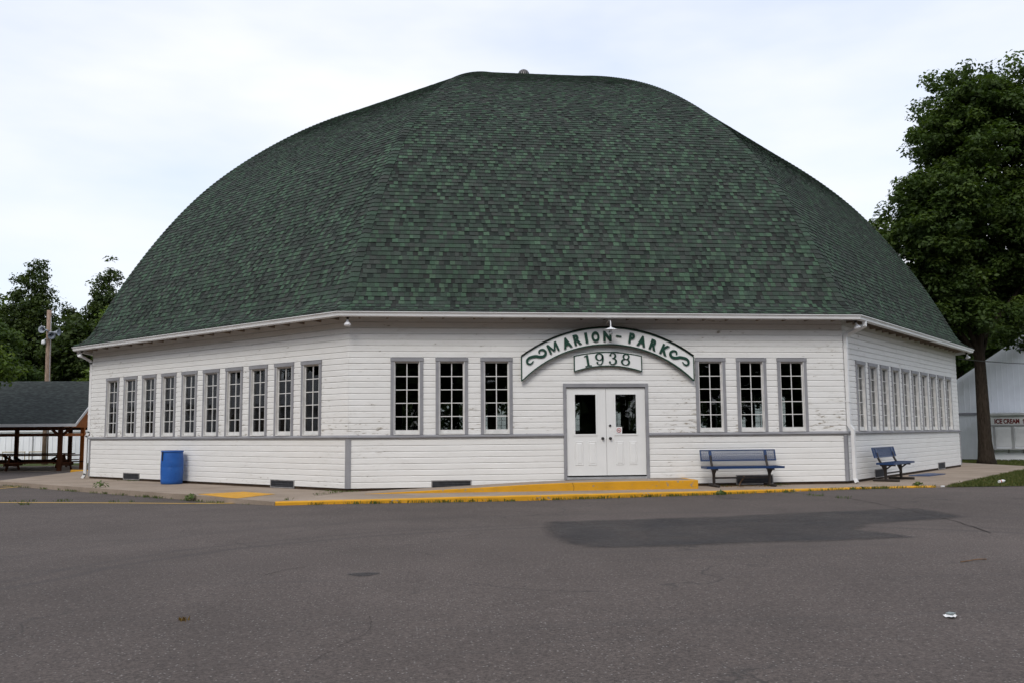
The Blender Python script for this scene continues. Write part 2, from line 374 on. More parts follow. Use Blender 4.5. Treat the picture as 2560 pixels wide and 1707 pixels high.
def text_mesh(txt, size, extrude, bold=0.0, sx=1.0, mat='sign_green'):
    cu = bpy.data.curves.new('lettering', 'FONT'); cu.body = txt; cu.size = size; cu.extrude = extrude; cu.offset = bold; cu.align_x = 'CENTER'; cu.align_y = 'CENTER'
    o = bpy.data.objects.new('lettering', cu); COL.objects.link(o); bpy.context.view_layer.update()
    me = bpy.data.meshes.new_from_object(o.evaluated_get(bpy.context.evaluated_depsgraph_get()))
    bpy.data.objects.remove(o); bpy.data.curves.remove(cu)
    n = len(me.vertices); co = np.zeros(n * 3); me.vertices.foreach_get('co', co); co = co.reshape(-1, 3)
    c = (co.min(0) + co.max(0)) / 2; co -= c
    new = np.stack([co[:, 0] * sx, -co[:, 2], co[:, 1]], 1); me.vertices.foreach_set('co', new.ravel())
    me.materials.clear(); me.materials.append(MATS[mat]); me.update(); return me

# ------------------------------------------------------------------ ground, lot, pavement
def az(x, y):
    h = np.interp(x, [-9, -8, -7, -5.7, -2.2, 1.7, 4.9, 7.3, 14], [0.115, 0.10, 0.07, 0.07, 0.10, 0.075, 0.034, 0.026, 0.03])
    s2 = min(max((y + 27) / 9, 0), 1); s2 = s2 * s2 * (3 - 2 * s2)
    return float(-0.135 * (1 - s2) + (-0.02 - h) * s2)
def sheet(name, poly, z, mat, parent=None, kind='structure'):
    mb = MB(); mb.add([(x, y, z(x, y) if callable(z) else z) for x, y in poly], [tuple(range(len(poly)))])
    o = mb.build(name, mat, parent)
    if kind and parent is None: tag(o, kind=kind)
    return o
mb = MB(); mb.add([(-900, -900, -0.2), (900, -900, -0.2), (900, 900, -0.2), (-900, 900, -0.2)], [(0, 1, 2, 3)])
tag(mb.build('ground', 'ground_grass'), kind='structure')
# asphalt lot: gridded sheet with a gentle crossfall
mb = MB(); xs = np.concatenate([np.linspace(-70, -10, 13), np.linspace(-9, 10, 20), np.linspace(12, 60, 9)]); ys = np.concatenate([np.linspace(-75, -33, 10), np.linspace(-32, -15.5, 18)])
for y in ys:
    for x in xs: mb.v.append((x, y, az(x, y)))
nx = len(xs)
for j in range(len(ys) - 1):
    for i in range(nx - 1): mb.face((j * nx + i, j * nx + i + 1, (j + 1) * nx + i + 1, (j + 1) * nx + i))
o = len(mb.v)
for x, y in ((-70, -15.5), (-7.0, -15.5), (-15.5, -6), (-15.5, 3.2), (-70, 3.2)): mb.v.append((x, y, az(-30, 0)))
mb.face((o, o + 1, o + 2, o + 3, o + 4))
tag(mb.build('asphalt_lot', 'asphalt'), kind='structure')

# darker repair patch, cracks, paint
def rough_poly(pts, amp=0.05, step=0.25):
    R = []
    for i, a in enumerate(pts):
        b = pts[(i + 1) % len(pts)]; d = math.dist(a, b); n = max(1, int(d / step))
        for k in range(n):
            t = k / n; R.append((a[0] + (b[0] - a[0]) * t + random.uniform(-amp, amp), a[1] + (b[1] - a[1]) * t + random.uniform(-amp, amp)))
    return R
def lift(h): return lambda x, y: az(x, y) + h
patch = [(-2.25, -20.7), (-2.38, -21.6), (-2.40, -22.7), (-2.26, -23.55), (-0.5, -23.5), (1.75, -23.35), (1.45, -22.5), (1.9, -21.85), (3.75, -21.35), (3.85, -20.2), (1.6, -20.4), (0.1, -20.65)]
def gridfill(name, poly, h, mat, rim=0.3):
    mb = MB(); n = len(poly); cx = sum(p[0] for p in poly) / n; cy = sum(p[1] for p in poly) / n; P = np.array(poly); out_ = []
    for i in range(n):
        d = P[(i + 1) % n] - P[i - 1]; q = np.array((d[1], -d[0])); q = q / (np.hypot(*q) + 1e-9)
        out_.append(P[i] + q * rim * (1 if sum(P[a][0] * P[(a + 1) % n][1] - P[(a + 1) % n][0] * P[a][1] for a in range(n)) > 0 else -1))
    mb.v = [(x, y, az(x, y) + h) for x, y in poly] + [(x, y, az(x, y) + h) for x, y in out_]
    mb.face(tuple(range(n)))
    for i in range(n): mb.face((i, n + i, n + (i + 1) % n, (i + 1) % n))
    o_ = mb.build(name, mat); at = o_.data.attributes.new('soft', 'FLOAT_COLOR', 'POINT'); at.data.foreach_set('color', [1.0] * (4 * n) + [0.0, 0.0, 0.0, 1.0] * n)
    return tag(o_, kind='structure')
gridfill('asphalt_patch', rough_poly(patch, 0.04, 0.3), 0.004, 'asphalt_patch')
def strip(name, pts, wd, h, mat, jit=0.0):
    P = smooth_pts(pts, 7) if len(pts) > 2 else [np.array(pts[0]) + (np.array(pts[1]) - np.array(pts[0])) * t for t in np.linspace(0, 1, 24)]
    mb = MB(); n = len(P)
    for i in range(n):
        d = P[min(i + 1, n - 1)] - P[max(i - 1, 0)]; d = d / np.hypot(*d); q = np.array((-d[1], d[0])); ww = wd * (1 + random.uniform(-0.5, 0.5) * (jit > 0)) / 2
        c = P[i] + q * random.uniform(-jit, jit)
        for s in (1, -1):
            e = c + q * ww * s; mb.v.append((e[0], e[1], az(*e) + h))
    for i in range(n - 1): mb.face((2 * i, 2 * i + 1, 2 * i + 3, 2 * i + 2))
    return tag(mb.build(name, mat), kind='structure')
strip('pavement_crack', [(3.45, -15.45), (3.75, -17.0), (3.9, -17.9), (3.73, -19.8), (3.5, -21.64), (3.06, -23.3)], 0.016, 0.006, 'crack_dark', 0.02)
strip('pavement_crack', [(-5.11, -28.75), (-4.95, -28.3), (-4.77, -27.85), (-4.78, -27.3)], 0.0028, 0.005, 'crack_dark', 0.006)
strip('pavement_crack', [(-6.34, -27.9), (-6.21, -27.34), (-6.0, -26.6), (-5.92, -26.0)], 0.0028, 0.005, 'crack_dark', 0.006)
strip('pavement_crack', [(-5.92, -25.2), (-5.75, -24.9), (-5.5, -24.63)], 0.008, 0.005, 'crack_dark', 0.015)
oil = [(-4.93 + 0.13 * math.cos(a) * (1 + 0.3 * math.sin(3 * a)), -25.27 + 0.10 * math.sin(a)) for a in np.linspace(0, 2 * math.pi, 18)[:-1]]
gridfill('oil_spot', oil, 0.004, 'asphalt_patch', 0.03)
strip('painted_line', [(-19.5, -12.7), (-13.0, -14.15), (-9.9, -15.0), (-7.2, -15.95)], 0.11, 0.005, 'yellow_line_paint')
strip('painted_line', [(-19.5, -8.3), (-15.4, -7.85)], 0.10, 0.005, 'yellow_line_paint')
strip('painted_line', [(-17.5, -16.5), (-15.6, -9.7), (-15.15, -8.0)], 0.10, 0.006, 'yellow_line_paint')

AP = 14.05; T8 = math.tan(math.pi / 8); HW = AP * T8
def fpt(k, u, d, z=0.0):
    a = k * math.pi / 4; r = AP + d
    return Vector((u * math.cos(a) + r * math.sin(a), u * math.sin(a) - r * math.cos(a), z))
# pavement ring: one slab per side of the hall, joints between
sidewalk = MB()
ring = [fpt(k, (AP + 2.2) * T8, 2.2) for k in range(8)]
sidewalk.add([(p.x, p.y, -0.16) for p in ring], [tuple(range(8))])
sidewalk = tag(sidewalk.build('sidewalk', 'crack_dark'), kind='structure')
ZS = -0.02
def slab(poly, z0, z1, parent=sidewalk, name='slab', mat='concrete'):
    mb = MB(); mb.prism(poly, z1, z0, 'z'); return mb.build(name, mat, parent)
C1 = fpt(0, -HW, 0); C2 = fpt(0, HW, 0)
g = 0.012; DI = -0.10
def ringslab(k, dout):
    q = [fpt(k, -(AP + DI) * T8 + g, DI), fpt(k, (AP + DI) * T8 - g, DI), fpt(k, (AP + dout) * T8 - g, dout), fpt(k, -(AP + dout) * T8 + g, dout)]
    return [(p.x, p.y) for p in q]
for k in (-2, 2, 3, 4, 5): slab(ringslab(k, 2.3 if k != 2 else 2.15), -0.20, ZS)
# left side slab (runs out to the kerb corner) and front slab (kerb slightly askew), right side slab
l0 = fpt(-1, -(AP + 2.3) * T8 + g, 2.3)
slab([(l0.x, l0.y), (-9.3, -14.15), (-7.0, -16.82), (C1.x - 0.02, C1.y + 0.05), (-HW + 0.1, -AP + 0.1), (fpt(-1, -HW, DI).x, fpt(-1, -HW, DI).y)], -0.20, ZS)
slab([(-6.97, -16.68), (7.0, -15.16), (HW + 0.02, -AP + 0.1), (-HW + 0.02, -AP + 0.1), (-HW + 0.02, -AP - 0.02)], -0.20, ZS)
r1 = fpt(1, (AP + 2.15) * T8 - g, 2.15); r0 = fpt(1, (AP + DI) * T8, DI)
slab([(7.04, -15.16), (7.45, -15.32), (r1.x, r1.y), (r0.x, r0.y), (HW + 0.05, -AP + 0.12), (HW + 0.035, -AP - 0.02)], -0.20, ZS - 0.002)
# yellow kerb along the front
mb = MB(); n = 40
ka = np.array((-6.99, -16.84)); kb = np.array((7.25, -15.32)); dv = (kb - ka) / np.hypot(*(kb - ka)); qv = np.array((-dv[1], dv[0]))
for i in range(n + 1):
    c = ka + (kb - ka) * i / n; zt = ZS + 0.004 + random.uniform(-0.004, 0.004); jo = random.uniform(-0.006, 0.006)
    for off, z in ((jo, -0.2), (jo, zt - 0.02), (jo + 0.02, zt), (0.145, zt), (0.145, -0.2)):
        e = c + qv * off; mb.v.append((e[0], e[1], z))
for i in range(n):
    for j in range(4): mb.face((i * 5 + j, i * 5 + j + 5, i * 5 + j + 6, i * 5 + j + 1))
tag(mb.build('kerb', 'yellow_kerb_paint'), kind='structure')
# yellow dropped-kerb patch on the left slab
sheet('painted_patch', rough_poly([(-9.0, -14.25), (-8.15, -13.6), (-7.3, -14.6), (-7.9, -15.75), (-8.05, -15.6)], 0.012, 0.2), ZS + 0.005, 'yellow_kerb_paint')
# entrance ramp and landing
ramp = MB(); Y0, Y1 = -15.02, -14.075
prof = [(-5.4, 0.0), (-4.2, 0.045), (-3.0, 0.095), (-1.9, 0.145), (-1.0, 0.172), (0.4, 0.185), (1.86, 0.185)]
for x, z in prof:
    zt = ZS + z + 0.003
    for y, zz in ((Y0, ZS - 0.01), (Y0, zt - 0.012 * (z > 0.02)), (Y0 + 0.014, zt), (Y0 + 0.09, zt + 0.001), (Y1, zt + 0.002)): ramp.v.append((x, y, zz))
for i in range(len(prof) - 1):
    for j in range(4):
        ramp.cur = 1 if j < 2 else 0; ramp.face((i * 5 + j, i * 5 + 5 + j, i * 5 + 6 + j, i * 5 + 1 + j))
e = (len(prof) - 1) * 5; ramp.cur = 1; ramp.add([(1.86, Y1, ZS - 0.01)], []); ramp.face((e, len(ramp.v) - 1, e + 4, e + 3, e + 2, e + 1))
ramp.box(1.74, 1.858, Y0 + 0.016, Y1, ZS + 0.12, ZS + 0.192)
ramp.cur = 2; ramp.bar((-0.93, Y0 - 0.002, ZS + 0.0), (-0.92, Y0 - 0.002, ZS + 0.08), 0.006, 0.006); ramp.bar((-0.92, Y0 - 0.002, ZS + 0.08), (-0.955, Y0 - 0.002, ZS + 0.17), 0.006, 0.006)
tag(ramp.build('entrance_ramp', ['concrete', 'yellow_kerb_paint', 'crack_dark']), kind='structure')

# ------------------------------------------------------------------ the dance hall
hall = thing('dance_hall', 'white clapboard octagonal dance hall with a green shingled dome roof', 'building')
def fobj(name, me, k, u=0.0, d=0.0, z=0.0, parent=hall):
    return link(name, me, parent, tuple(fpt(k, u, d, z)), k * math.pi / 4)
def fsweep(mb, prof, u0, u1, m0=False, m1=False, close=True):
    """sweep (d,z) profile along a wall from u0 to u1 in front-local coords; mitred ends follow the octagon corners"""
    o = len(mb.v); n = len(prof)
    for uu, m, s in ((u0, m0, -1), (u1, m1, 1)):
        for d, z in prof: mb.v.append((uu + (s * d * T8 if m else 0), -d, z))
    for i in range(n if close else n - 1):
        j = (i + 1) % n; mb.face((o + i, o + n + i, o + n + j, o + j))
    mb.face([o + i for i in range(n)]); mb.face([o + n + i for i in range(n - 1, -1, -1)])
WU = {0: [-4.53, -3.52, -2.50, 2.54, 3.54, 4.54]}
for k in (-3, -2, -1, 1, 2, 3, 4): WU[k] = [-4.56 + 1.012 * i for i in range(10)]
CW = 0.365; OW = 0.289; ZB = 1.215; ZT = 2.945; DOOR = (0.03, 1.0)
FACES = (0, -1, 1, -2, 2, -3, 3, 4)
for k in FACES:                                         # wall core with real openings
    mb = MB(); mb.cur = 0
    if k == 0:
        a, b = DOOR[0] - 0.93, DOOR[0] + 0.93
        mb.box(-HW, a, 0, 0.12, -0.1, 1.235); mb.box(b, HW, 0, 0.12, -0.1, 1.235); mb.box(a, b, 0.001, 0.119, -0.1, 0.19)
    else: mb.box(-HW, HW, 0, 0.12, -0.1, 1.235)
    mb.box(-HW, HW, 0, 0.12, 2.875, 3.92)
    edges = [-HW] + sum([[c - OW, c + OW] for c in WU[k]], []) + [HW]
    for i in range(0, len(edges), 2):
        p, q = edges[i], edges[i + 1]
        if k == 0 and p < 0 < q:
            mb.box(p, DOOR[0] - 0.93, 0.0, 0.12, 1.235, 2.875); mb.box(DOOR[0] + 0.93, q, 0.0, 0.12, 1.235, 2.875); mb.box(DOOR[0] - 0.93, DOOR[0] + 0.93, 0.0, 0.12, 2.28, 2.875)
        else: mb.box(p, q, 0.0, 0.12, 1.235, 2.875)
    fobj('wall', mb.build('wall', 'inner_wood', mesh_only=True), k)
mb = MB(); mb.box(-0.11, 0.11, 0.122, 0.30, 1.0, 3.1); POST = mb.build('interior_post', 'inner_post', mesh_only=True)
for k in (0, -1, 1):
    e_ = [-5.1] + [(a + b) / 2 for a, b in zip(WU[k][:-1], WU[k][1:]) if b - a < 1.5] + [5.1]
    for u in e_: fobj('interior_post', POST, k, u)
# siding
BH = 0.134; BP = [(0, 0), (0.026, 0.0), (0.026, 0.104), (0.023, 0.112), (0.012, 0.1255), (0.007, 0.1265), (0.007, BH - 0.001), (0, BH - 0.001)]
bcache = {}
def board_mesh(ln, m0, m1):
    key = (round(ln, 2), m0, m1)
    if key not in bcache:
        mb = MB(); fsweep(mb, BP, 0, ln, m0, m1); bcache[key] = mb.build('siding_board', 'white_siding_paint', mesh_only=True)
    return bcache[key]
rest = MB()
def put_board(k, u0, u1, z, single):
    if u1 - u0 > 6.0:
        c_ = u0 + (u1 - u0) * random.uniform(0.3, 0.7); put_board(k, u0, c_ - 0.0015, z, single); put_board(k, c_ + 0.0015, u1, z, single); return
    m0 = u0 <= -HW + 1e-3; m1 = u1 >= HW - 1e-3
    if single: fobj('siding_board', board_mesh(u1 - u0, m0, m1), k, u0, 0, z)
    else:
        t = MB(); fsweep(t, BP, u0, u1, m0, m1); a = k * math.pi / 4; ca, sa = math.cos(a), math.sin(a)
        rest.add([(x * ca - (y - AP) * sa, x * sa + (y - AP) * ca, zz + z) for x, y, zz in t.v], t.f)
nb = 0
for k in FACES:
    vis = k in (0, -1, 1)
    gaps = [-HW] + sum([[c - CW + 0.03, c + CW - 0.03] for c in WU[k]], []) + [HW]
    for c in range(8):
        z = 0.045 + c * BH
        segs = [(-HW, HW)] if k else [(-HW, DOOR[0] - 0.97), (DOOR[0] + 0.97, HW)]
        for a, b in segs: put_board(k, a, b, z, vis); nb += vis * (2 if b - a > 6 else 1)
    for c in range(20):
        z = 1.215 + c * BH
        segs = [(gaps[i], gaps[i + 1]) for i in range(0, len(gaps), 2)] if c < 13 else [(-HW, HW)]
        for a, b in segs:
            if k == 0 and a < 0 < b and c < 8: parts = [(a, DOOR[0] - 0.97), (DOOR[0] + 0.97, b)]
            else: parts = [(a, b)]
            for p, q in parts:
                s = vis and (k == 0 or q - p > 1.0 or (k == -1 and p > -2.0 and q - p < 1)) and nb < 300
                put_board(k, p, q, z, s); nb += bool(s) * (2 if q - p > 6 else 1)
tag(rest.build('siding_boards', 'white_siding_paint', hall), kind='stuff')
# grey belt rail, white frieze under it, corner boards, soffit, gutter, foundation
RAFT = MB(); RAFT.prism([(-0.43, 0.02), (-0.027, 0.0), (-0.027, 0.088), (-0.43, 0.056)], -0.022, 0.022, 'x'); RAFT = RAFT.build('rafter_tail', 'soffit_wood', mesh_only=True)
BELT = [(0.0, 1.135), (0.058, 1.148), (0.072, 1.155), (0.072, 1.185), (0.026, 1.214), (0.0, 1.214)]
FRZ = [(0.0, 1.118), (0.03, 1.118), (0.03, 1.136), (0.0, 1.136)]
GUT = [(0.44, 3.80), (0.525, 3.80), (0.545, 3.815), (0.548, 3.845), (0.556, 3.868), (0.575, 3.892), (0.582, 3.897), (0.582, 3.912), (0.566, 3.912), (0.55, 3.885), (0.44, 3.88)]
SOF = [(0.0, 3.905), (0.435, 3.872), (0.435, 3.90), (0.0, 3.93)]
for k in FACES:
    segs = [(-HW, HW, True, True)] if k else [(-HW, DOOR[0] - DOOR[1] + 0.002, True, False), (DOOR[0] + DOOR[1] - 0.002, HW, False, True)]
    for a, b, m0, m1 in segs:
        mb = MB(); fsweep(mb, BELT, a, b, m0, m1); fobj('belt_rail', mb.build('belt_rail', 'grey_trim_paint', mesh_only=True), k)
        mb = MB(); fsweep(mb, FRZ, a, b, m0, m1); fobj('frieze_board', mb.build('frieze_board', 'white_trim', mesh_only=True), k)
    mb = MB(); fsweep(mb, GUT, -HW, HW, True, True); fobj('gutter', mb.build('gutter', 'gutter_metal', mesh_only=True), k)
    mb = MB(); fsweep(mb, SOF, -HW, HW, True, True); fobj('soffit', mb.build('soffit', 'soffit_wood', mesh_only=True), k)
    if k in (0, -1, 1):
        for i in range(19): fobj('rafter_tail', RAFT, k, -5.5 + i * 0.611 + random.uniform(-0.1, 0.1), 0.0, 3.815)
    mb = MB(); fsweep(mb, [(-0.11, -0.19), (-0.004, -0.19), (-0.004, 0.044), (-0.11, 0.044)], -HW, HW, True, True); fobj('foundation', mb.build('foundation', 'foundation_concrete', mesh_only=True), k)
CB = [(0.0, 0.042), (0.040, 0.042), (0.040, 1.118), (0.0, 1.118)]
for k in (-2, -1, 0, 1, 2):
    for s in (-1, 1):
        mb = MB(); wd = 0.062
        if s < 0: fsweep(mb, CB, -HW, -HW + wd, True, False)
        else: fsweep(mb, CB, HW - wd, HW, False, True)
        fobj('corner_board', mb.build('corner_board', 'grey_trim_paint', mesh_only=True), k)
# windows
def win_meshes():
    ca = MB(); cw = 0.075; d0, d1 = 0.0, 0.045                    # casing
    ca.box(-CW, -CW + cw, -d1, -d0, 0.0, 1.65); ca.box(CW - cw, CW, -d1, -d0, 0.0, 1.65); ca.box(-CW - 0.006, CW + 0.006, -d1 - 0.012, -d0, 1.651, 1.73)
    sa = MB(); i0 = CW - cw                                        # sash: stiles, rails, glazing bars, jamb liner
    sa.box(-i0, -i0 + 0.012, -0.044, 0.11, 0.0, 1.65); sa.box(i0 - 0.012, i0, -0.044, 0.11, 0.0, 1.65); sa.box(-i0 + 0.013, i0 - 0.013, -0.04, 0.11, 1.638, 1.649)
    sa.box(-i0 + 0.013, i0 - 0.013, -0.06, 0.11, 0.0, 0.02)
    x0 = i0 - 0.013; y0, y1 = 0.012, 0.046; sw = 0.022; zb, zt = 0.105, 1.612
    sa.box(-x0, -x0 + sw, y0, y1, 0.021, 1.637); sa.box(x0 - sw, x0, y0, y1, 0.021, 1.637); sa.box(-x0 + sw, x0 - sw, y0 + 0.001, y1 - 0.001, 0.021, zb); sa.box(-x0 + sw, x0 - sw, y0 + 0.001, y1 - 0.001, zt, 1.636)
    gx = x0 - sw; mh = 0.010; sa.box(-mh, mh, y0 + 0.004, y1 - 0.004, zb, zt); step = (zt - zb) / 5
    for i in range(1, 5): sa.box(-gx, gx, y0 + 0.006, y1 - 0.006, zb + i * step - 0.009, zb + i * step + 0.009)
    pn = MB(); pn.box(0.001, gx - mh - 0.002, -0.002, 0.002, 0.0005, step - 0.019)
    big = MB(); big.box(-gx, gx, -0.002, 0.002, 0, zt - zb)
    return (ca.build('casing', 'grey_trim_paint', mesh_only=True), sa.build('window', 'sash_paint', mesh_only=True), pn.build('pane', 'window_glass', mesh_only=True), big.build('pane', 'window_glass', mesh_only=True), (gx, mh, zb, step))
CAS, SAS, PAN, BIG, (gx, mh, zb, stp) = win_meshes()
for k in FACES:
    for u in WU[k]:
        wo = fobj('window', SAS, k, u, 0, ZB); link('casing', CAS, wo, (0, 0, 0))
        if k in (0, -1, 1):
            for r in range(5):
                for c in range(2):
                    p_ = link('pane', PAN, wo, (mh + 0.001 if c else -gx, 0.029, zb + r * stp + 0.0095))
                    p_.rotation_euler = (random.uniform(-0.006, 0.006), 0, random.uniform(-0.008, 0.008))
        else: link('pane', BIG, wo, (0, 0.029, zb))
# doors
def door_leaf(s):
    """s=-1 left leaf, +1 right leaf; local origin at the meeting edge, sill level"""
    W_, H_ = 0.925, 2.02; a, b = (0.004, W_) if s > 0 else (-W_, -0.004)
    gw0, gw1 = (0.215, 0.715) if s > 0 else (-0.735, -0.235); z0, z1 = 0.955, 1.875
    mb = MB(); y0, y1 = -0.022, 0.022
    mb.box(a, gw0, y0, y1, z0, z1); mb.box(gw1, b, y0, y1, z0, z1); mb.box(a, b, y0, y1, z1, H_); mb.box(a, b, y0, y1, 0.02, z0)
    d = fobj('door', mb.build('door', 'door_paint', mesh_only=True), 0, DOOR[0] + 0.005, -0.02, 0.235)
    f = MB()
    for x0, x1, zz0, zz1 in ((gw0 - 0.03, gw0 + 0.008, z0 - 0.03, z1 + 0.03), (gw1 - 0.008, gw1 + 0.03, z0 - 0.03, z1 + 0.03), (gw0 + 0.008, gw1 - 0.008, z1 - 0.008, z1 + 0.03), (gw0 + 0.008, gw1 - 0.008, z0 - 0.03, z0 + 0.008)):
        f.box(x0, x1, y0 - 0.012, y0 - 0.0005, zz0, zz1)
    f.build('glazing_frame', 'door_paint', d)
    pg = MB(); pg.box(gw0 + 0.001, gw1 - 0.001, -0.003, 0.003, z0 + 0.001, z1 - 0.001); pg.build('pane', 'window_glass', d)
    for cx in ((gw0 + gw1) / 2 - 0.155, (gw0 + gw1) / 2 + 0.155):
        p = MB(); hw_, z_0, z_1 = 0.095, 0.25, 0.79
        ring_ = [(cx - hw_, z_0), (cx + hw_, z_0), (cx + hw_, z_1), (cx - hw_, z_1)]
        def inset(t): return [(cx - hw_ + t, z_0 + t), (cx + hw_ - t, z_0 + t), (cx + hw_ - t, z_1 - t), (cx - hw_ + t, z_1 - t)]
        lv = [(0, -0.0225), (0.012, -0.034), (0.022, -0.0245), (0.05, -0.034)]
        for t, y in lv: p.v += [(x, y, z) for x, z in inset(t)]
        for i in range(3):
            for j in range(4): p.face((i * 4 + j, i * 4 + (j + 1) % 4, i * 4 + 4 + (j + 1) % 4, i * 4 + 4 + j))
        p.face((12, 13, 14, 15)); p.build('panel', 'door_paint', d)
    kx = 0.09 * s; kn = MB(); kn.lathe([(0.0, 0.0), (0.033, 0.0), (0.033, 0.008), (0.013, 0.012), (0.013, 0.035), (0.027, 0.042), (0.031, 0.055), (0.024, 0.068), (0.0, 0.072)], 16, (kx, y0, 0.86), (0, -1, 0))
    kn.build('knob', 'black_metal', d, smooth=True)
    if s > 0:
        db = MB(); db.lathe([(0, 0), (0.028, 0), (0.028, 0.014), (0.02, 0.02), (0, 0.021)], 16, (kx, y0, 1.15), (0, -1, 0)); db.build('deadbolt', 'black_metal', d)
        st = MB(); sx0 = gw0 + 0.012; st.cur = 0; st.box(sx0, sx0 + 0.145, -0.0085, -0.0055, z0 + 0.012, z0 + 0.165)
        c = (sx0 + 0.0725, z0 + 0.09); pts = [(c[0] + 0.046 * math.cos(t), c[1] + 0.046 * math.sin(t)) for t in np.linspace(0, 2 * math.pi, 25)[:-1]]
        st.cur = 1; ribbon(st, pts, [0.013] * 24, -0.0086, -0.0105, True); ribbon(st, [(c[0] - 0.03, c[1] + 0.03), (c[0] + 0.03, c[1] - 0.03)], [0.011] * 2, -0.0108, -0.0118)
        st.cur = 2; ribbon(st, [(c[0] - 0.032, c[1] - 0.008), (c[0] + 0.026, c[1] - 0.008)], [0.012] * 2, -0.0086, -0.0096); ribbon(st, smooth_pts([(c[0] + 0.02, c[1] + 0.006), (c[0] + 0.01, c[1] + 0.016), (c[0] + 0.02, c[1] + 0.028)], 3), [0.005] * 7, -0.0086, -0.0096)
        for z in (z0 + 0.024, z0 + 0.034): ribbon(st, [(sx0 + 0.02, z), (sx0 + 0.125, z)], [0.0035] * 2, -0.0086, -0.0092)
        o_ = st.build('no_smoking_notice', ['sign_white', 'sticker_red', 'sticker_black'], d); o_['label'] = 'small white no smoking notice inside the right door pane'
    for z in (0.2, 1.05, 1.82):
        hb = MB(); hx = (W_ + 0.004) * s; hb.box(hx - 0.008, hx + 0.008, y0 - 0.008, y0 + 0.01, z - 0.05, z + 0.05); hb.build('hinge', 'barn_trim', d)
for s in (-1, 1): door_leaf(s)
mb = MB(); a, b = DOOR[0] - DOOR[1], DOOR[0] + DOOR[1]; fwid = 0.068
mb.box(a, a + fwid, -0.05, 0.12, 0.17, 2.27); mb.box(b - fwid, b, -0.05, 0.12, 0.17, 2.27); mb.box(a, b, -0.052, 0.12, 2.271, 2.355)
fobj('door_frame', mb.build('door_frame', 'grey_trim_paint', mesh_only=True), 0)
mb = MB(); mb.box(a + fwid + 0.001, b - fwid - 0.001, -0.045, 0.12, 0.17, 0.222); fobj('threshold', mb.build('threshold', 'galvanised', mesh_only=True), 0)
# foundation vents
def vent(k, u0, u1, z0, z1, single=True):
    w_ = u1 - u0; h_ = z1 - z0; mb = MB(); fr = 0.022
    mb.box(0, w_, -0.040, -0.023, 0, fr); mb.box(0, w_, -0.040, -0.023, h_ - fr, h_); mb.box(0, fr, -0.040, -0.023, fr, h_ - fr); mb.box(w_ - fr, w_, -0.040, -0.023, fr, h_ - fr)
    o_ = fobj('foundation_vent', mb.build('foundation_vent', 'vent_frame', mesh_only=True), k, u0, 0, z0)
    bk = MB(); bk.box(fr, w_ - fr, -0.027, -0.023, fr, h_ - fr); bk.build('screen', 'vent_dark', o_)
    nl = max(3, int((h_ - 2 * fr) / 0.04)); 
    for i in range(nl):
        s_ = MB(); zc = fr + (i + 0.5) * (h_ - 2 * fr) / nl; s_.add([(fr, -0.038, zc - 0.008), (w_ - fr, -0.038, zc - 0.008), (w_ - fr, -0.028, zc + 0.010), (fr, -0.028, zc + 0.010), (fr, -0.036, zc - 0.010), (w_ - fr, -0.036, zc - 0.010), (w_ - fr, -0.0275, zc + 0.006), (fr, -0.0275, zc + 0.006)],
              [(0, 1, 2, 3), (7, 6, 5, 4), (0, 4, 5, 1), (2, 6, 7, 3), (1, 5, 6, 2), (0, 3, 7, 4)]); s_.build('louvre', 'vent_dark', o_)
for k, u0, u1, z0, z1 in ((-1, -3.78, -2.9, 0.0, 0.195), (-1, 3.08, 3.98, -0.012, 0.18), (0, -3.98, -3.08, -0.01, 0.2), (0, 3.08, 3.98, 0.0, 0.225), (1, -3.78, -2.92, 0.02, 0.24), (1, 2.65, 3.52, -0.01, 0.21)): vent(k, u0, u1, z0, z1)
# downspouts
def spout(k, u, d, pts):
    mb = MB(); P = [Vector((a, -b, c)) for a, b, c in pts]
    for i in range(len(P) - 1):
        dirv = (P[i + 1] - P[i]).normalized() * 0.02; mb.bar(P[i] - dirv, P[i + 1] + dirv, 0.10, 0.075, (0, -1, 0))
    for z in (3.2, 1.9): mb.box(pts[3][0] - 0.06, pts[3][0] + 0.06, -0.125, -0.02, z, z + 0.03)
    fobj('downspout', mb.build('downspout', 'gutter_metal', mesh_only=True), k)
s0 = -HW + 0.09
spout(1, 0, 0, [(s0 + 0.13, 0.50, 3.80), (s0 + 0.12, 0.50, 3.70), (s0 + 0.02, 0.12, 3.53), (s0, 0.075, 3.45), (s0, 0.075, 1.36), (s0 + 0.01, 0.15, 1.24), (s0 + 0.01, 0.15, 0.10), (s0 - 0.01, 0.19, 0.02)])
s0 = HW - 0.06
spout(-2, 0, 0, [(s0 + 0.02, 0.46, 3.80), (s0 + 0.02, 0.46, 3.72), (s0, 0.12, 3.53), (s0, 0.075, 3.45), (s0, 0.075, 1.36), (s0, 0.15, 1.24), (s0, 0.15, 0.10), (s0, 0.21, 0.0)])
# interior floor
mb = MB(); q = [fpt(k, (AP - 0.1) * T8, -0.1) for k in range(8)]; mb.add([(p.x, p.y, 0.18) for p in q], [tuple(range(8))]); mb.build('floor', 'inner_floor', hall)

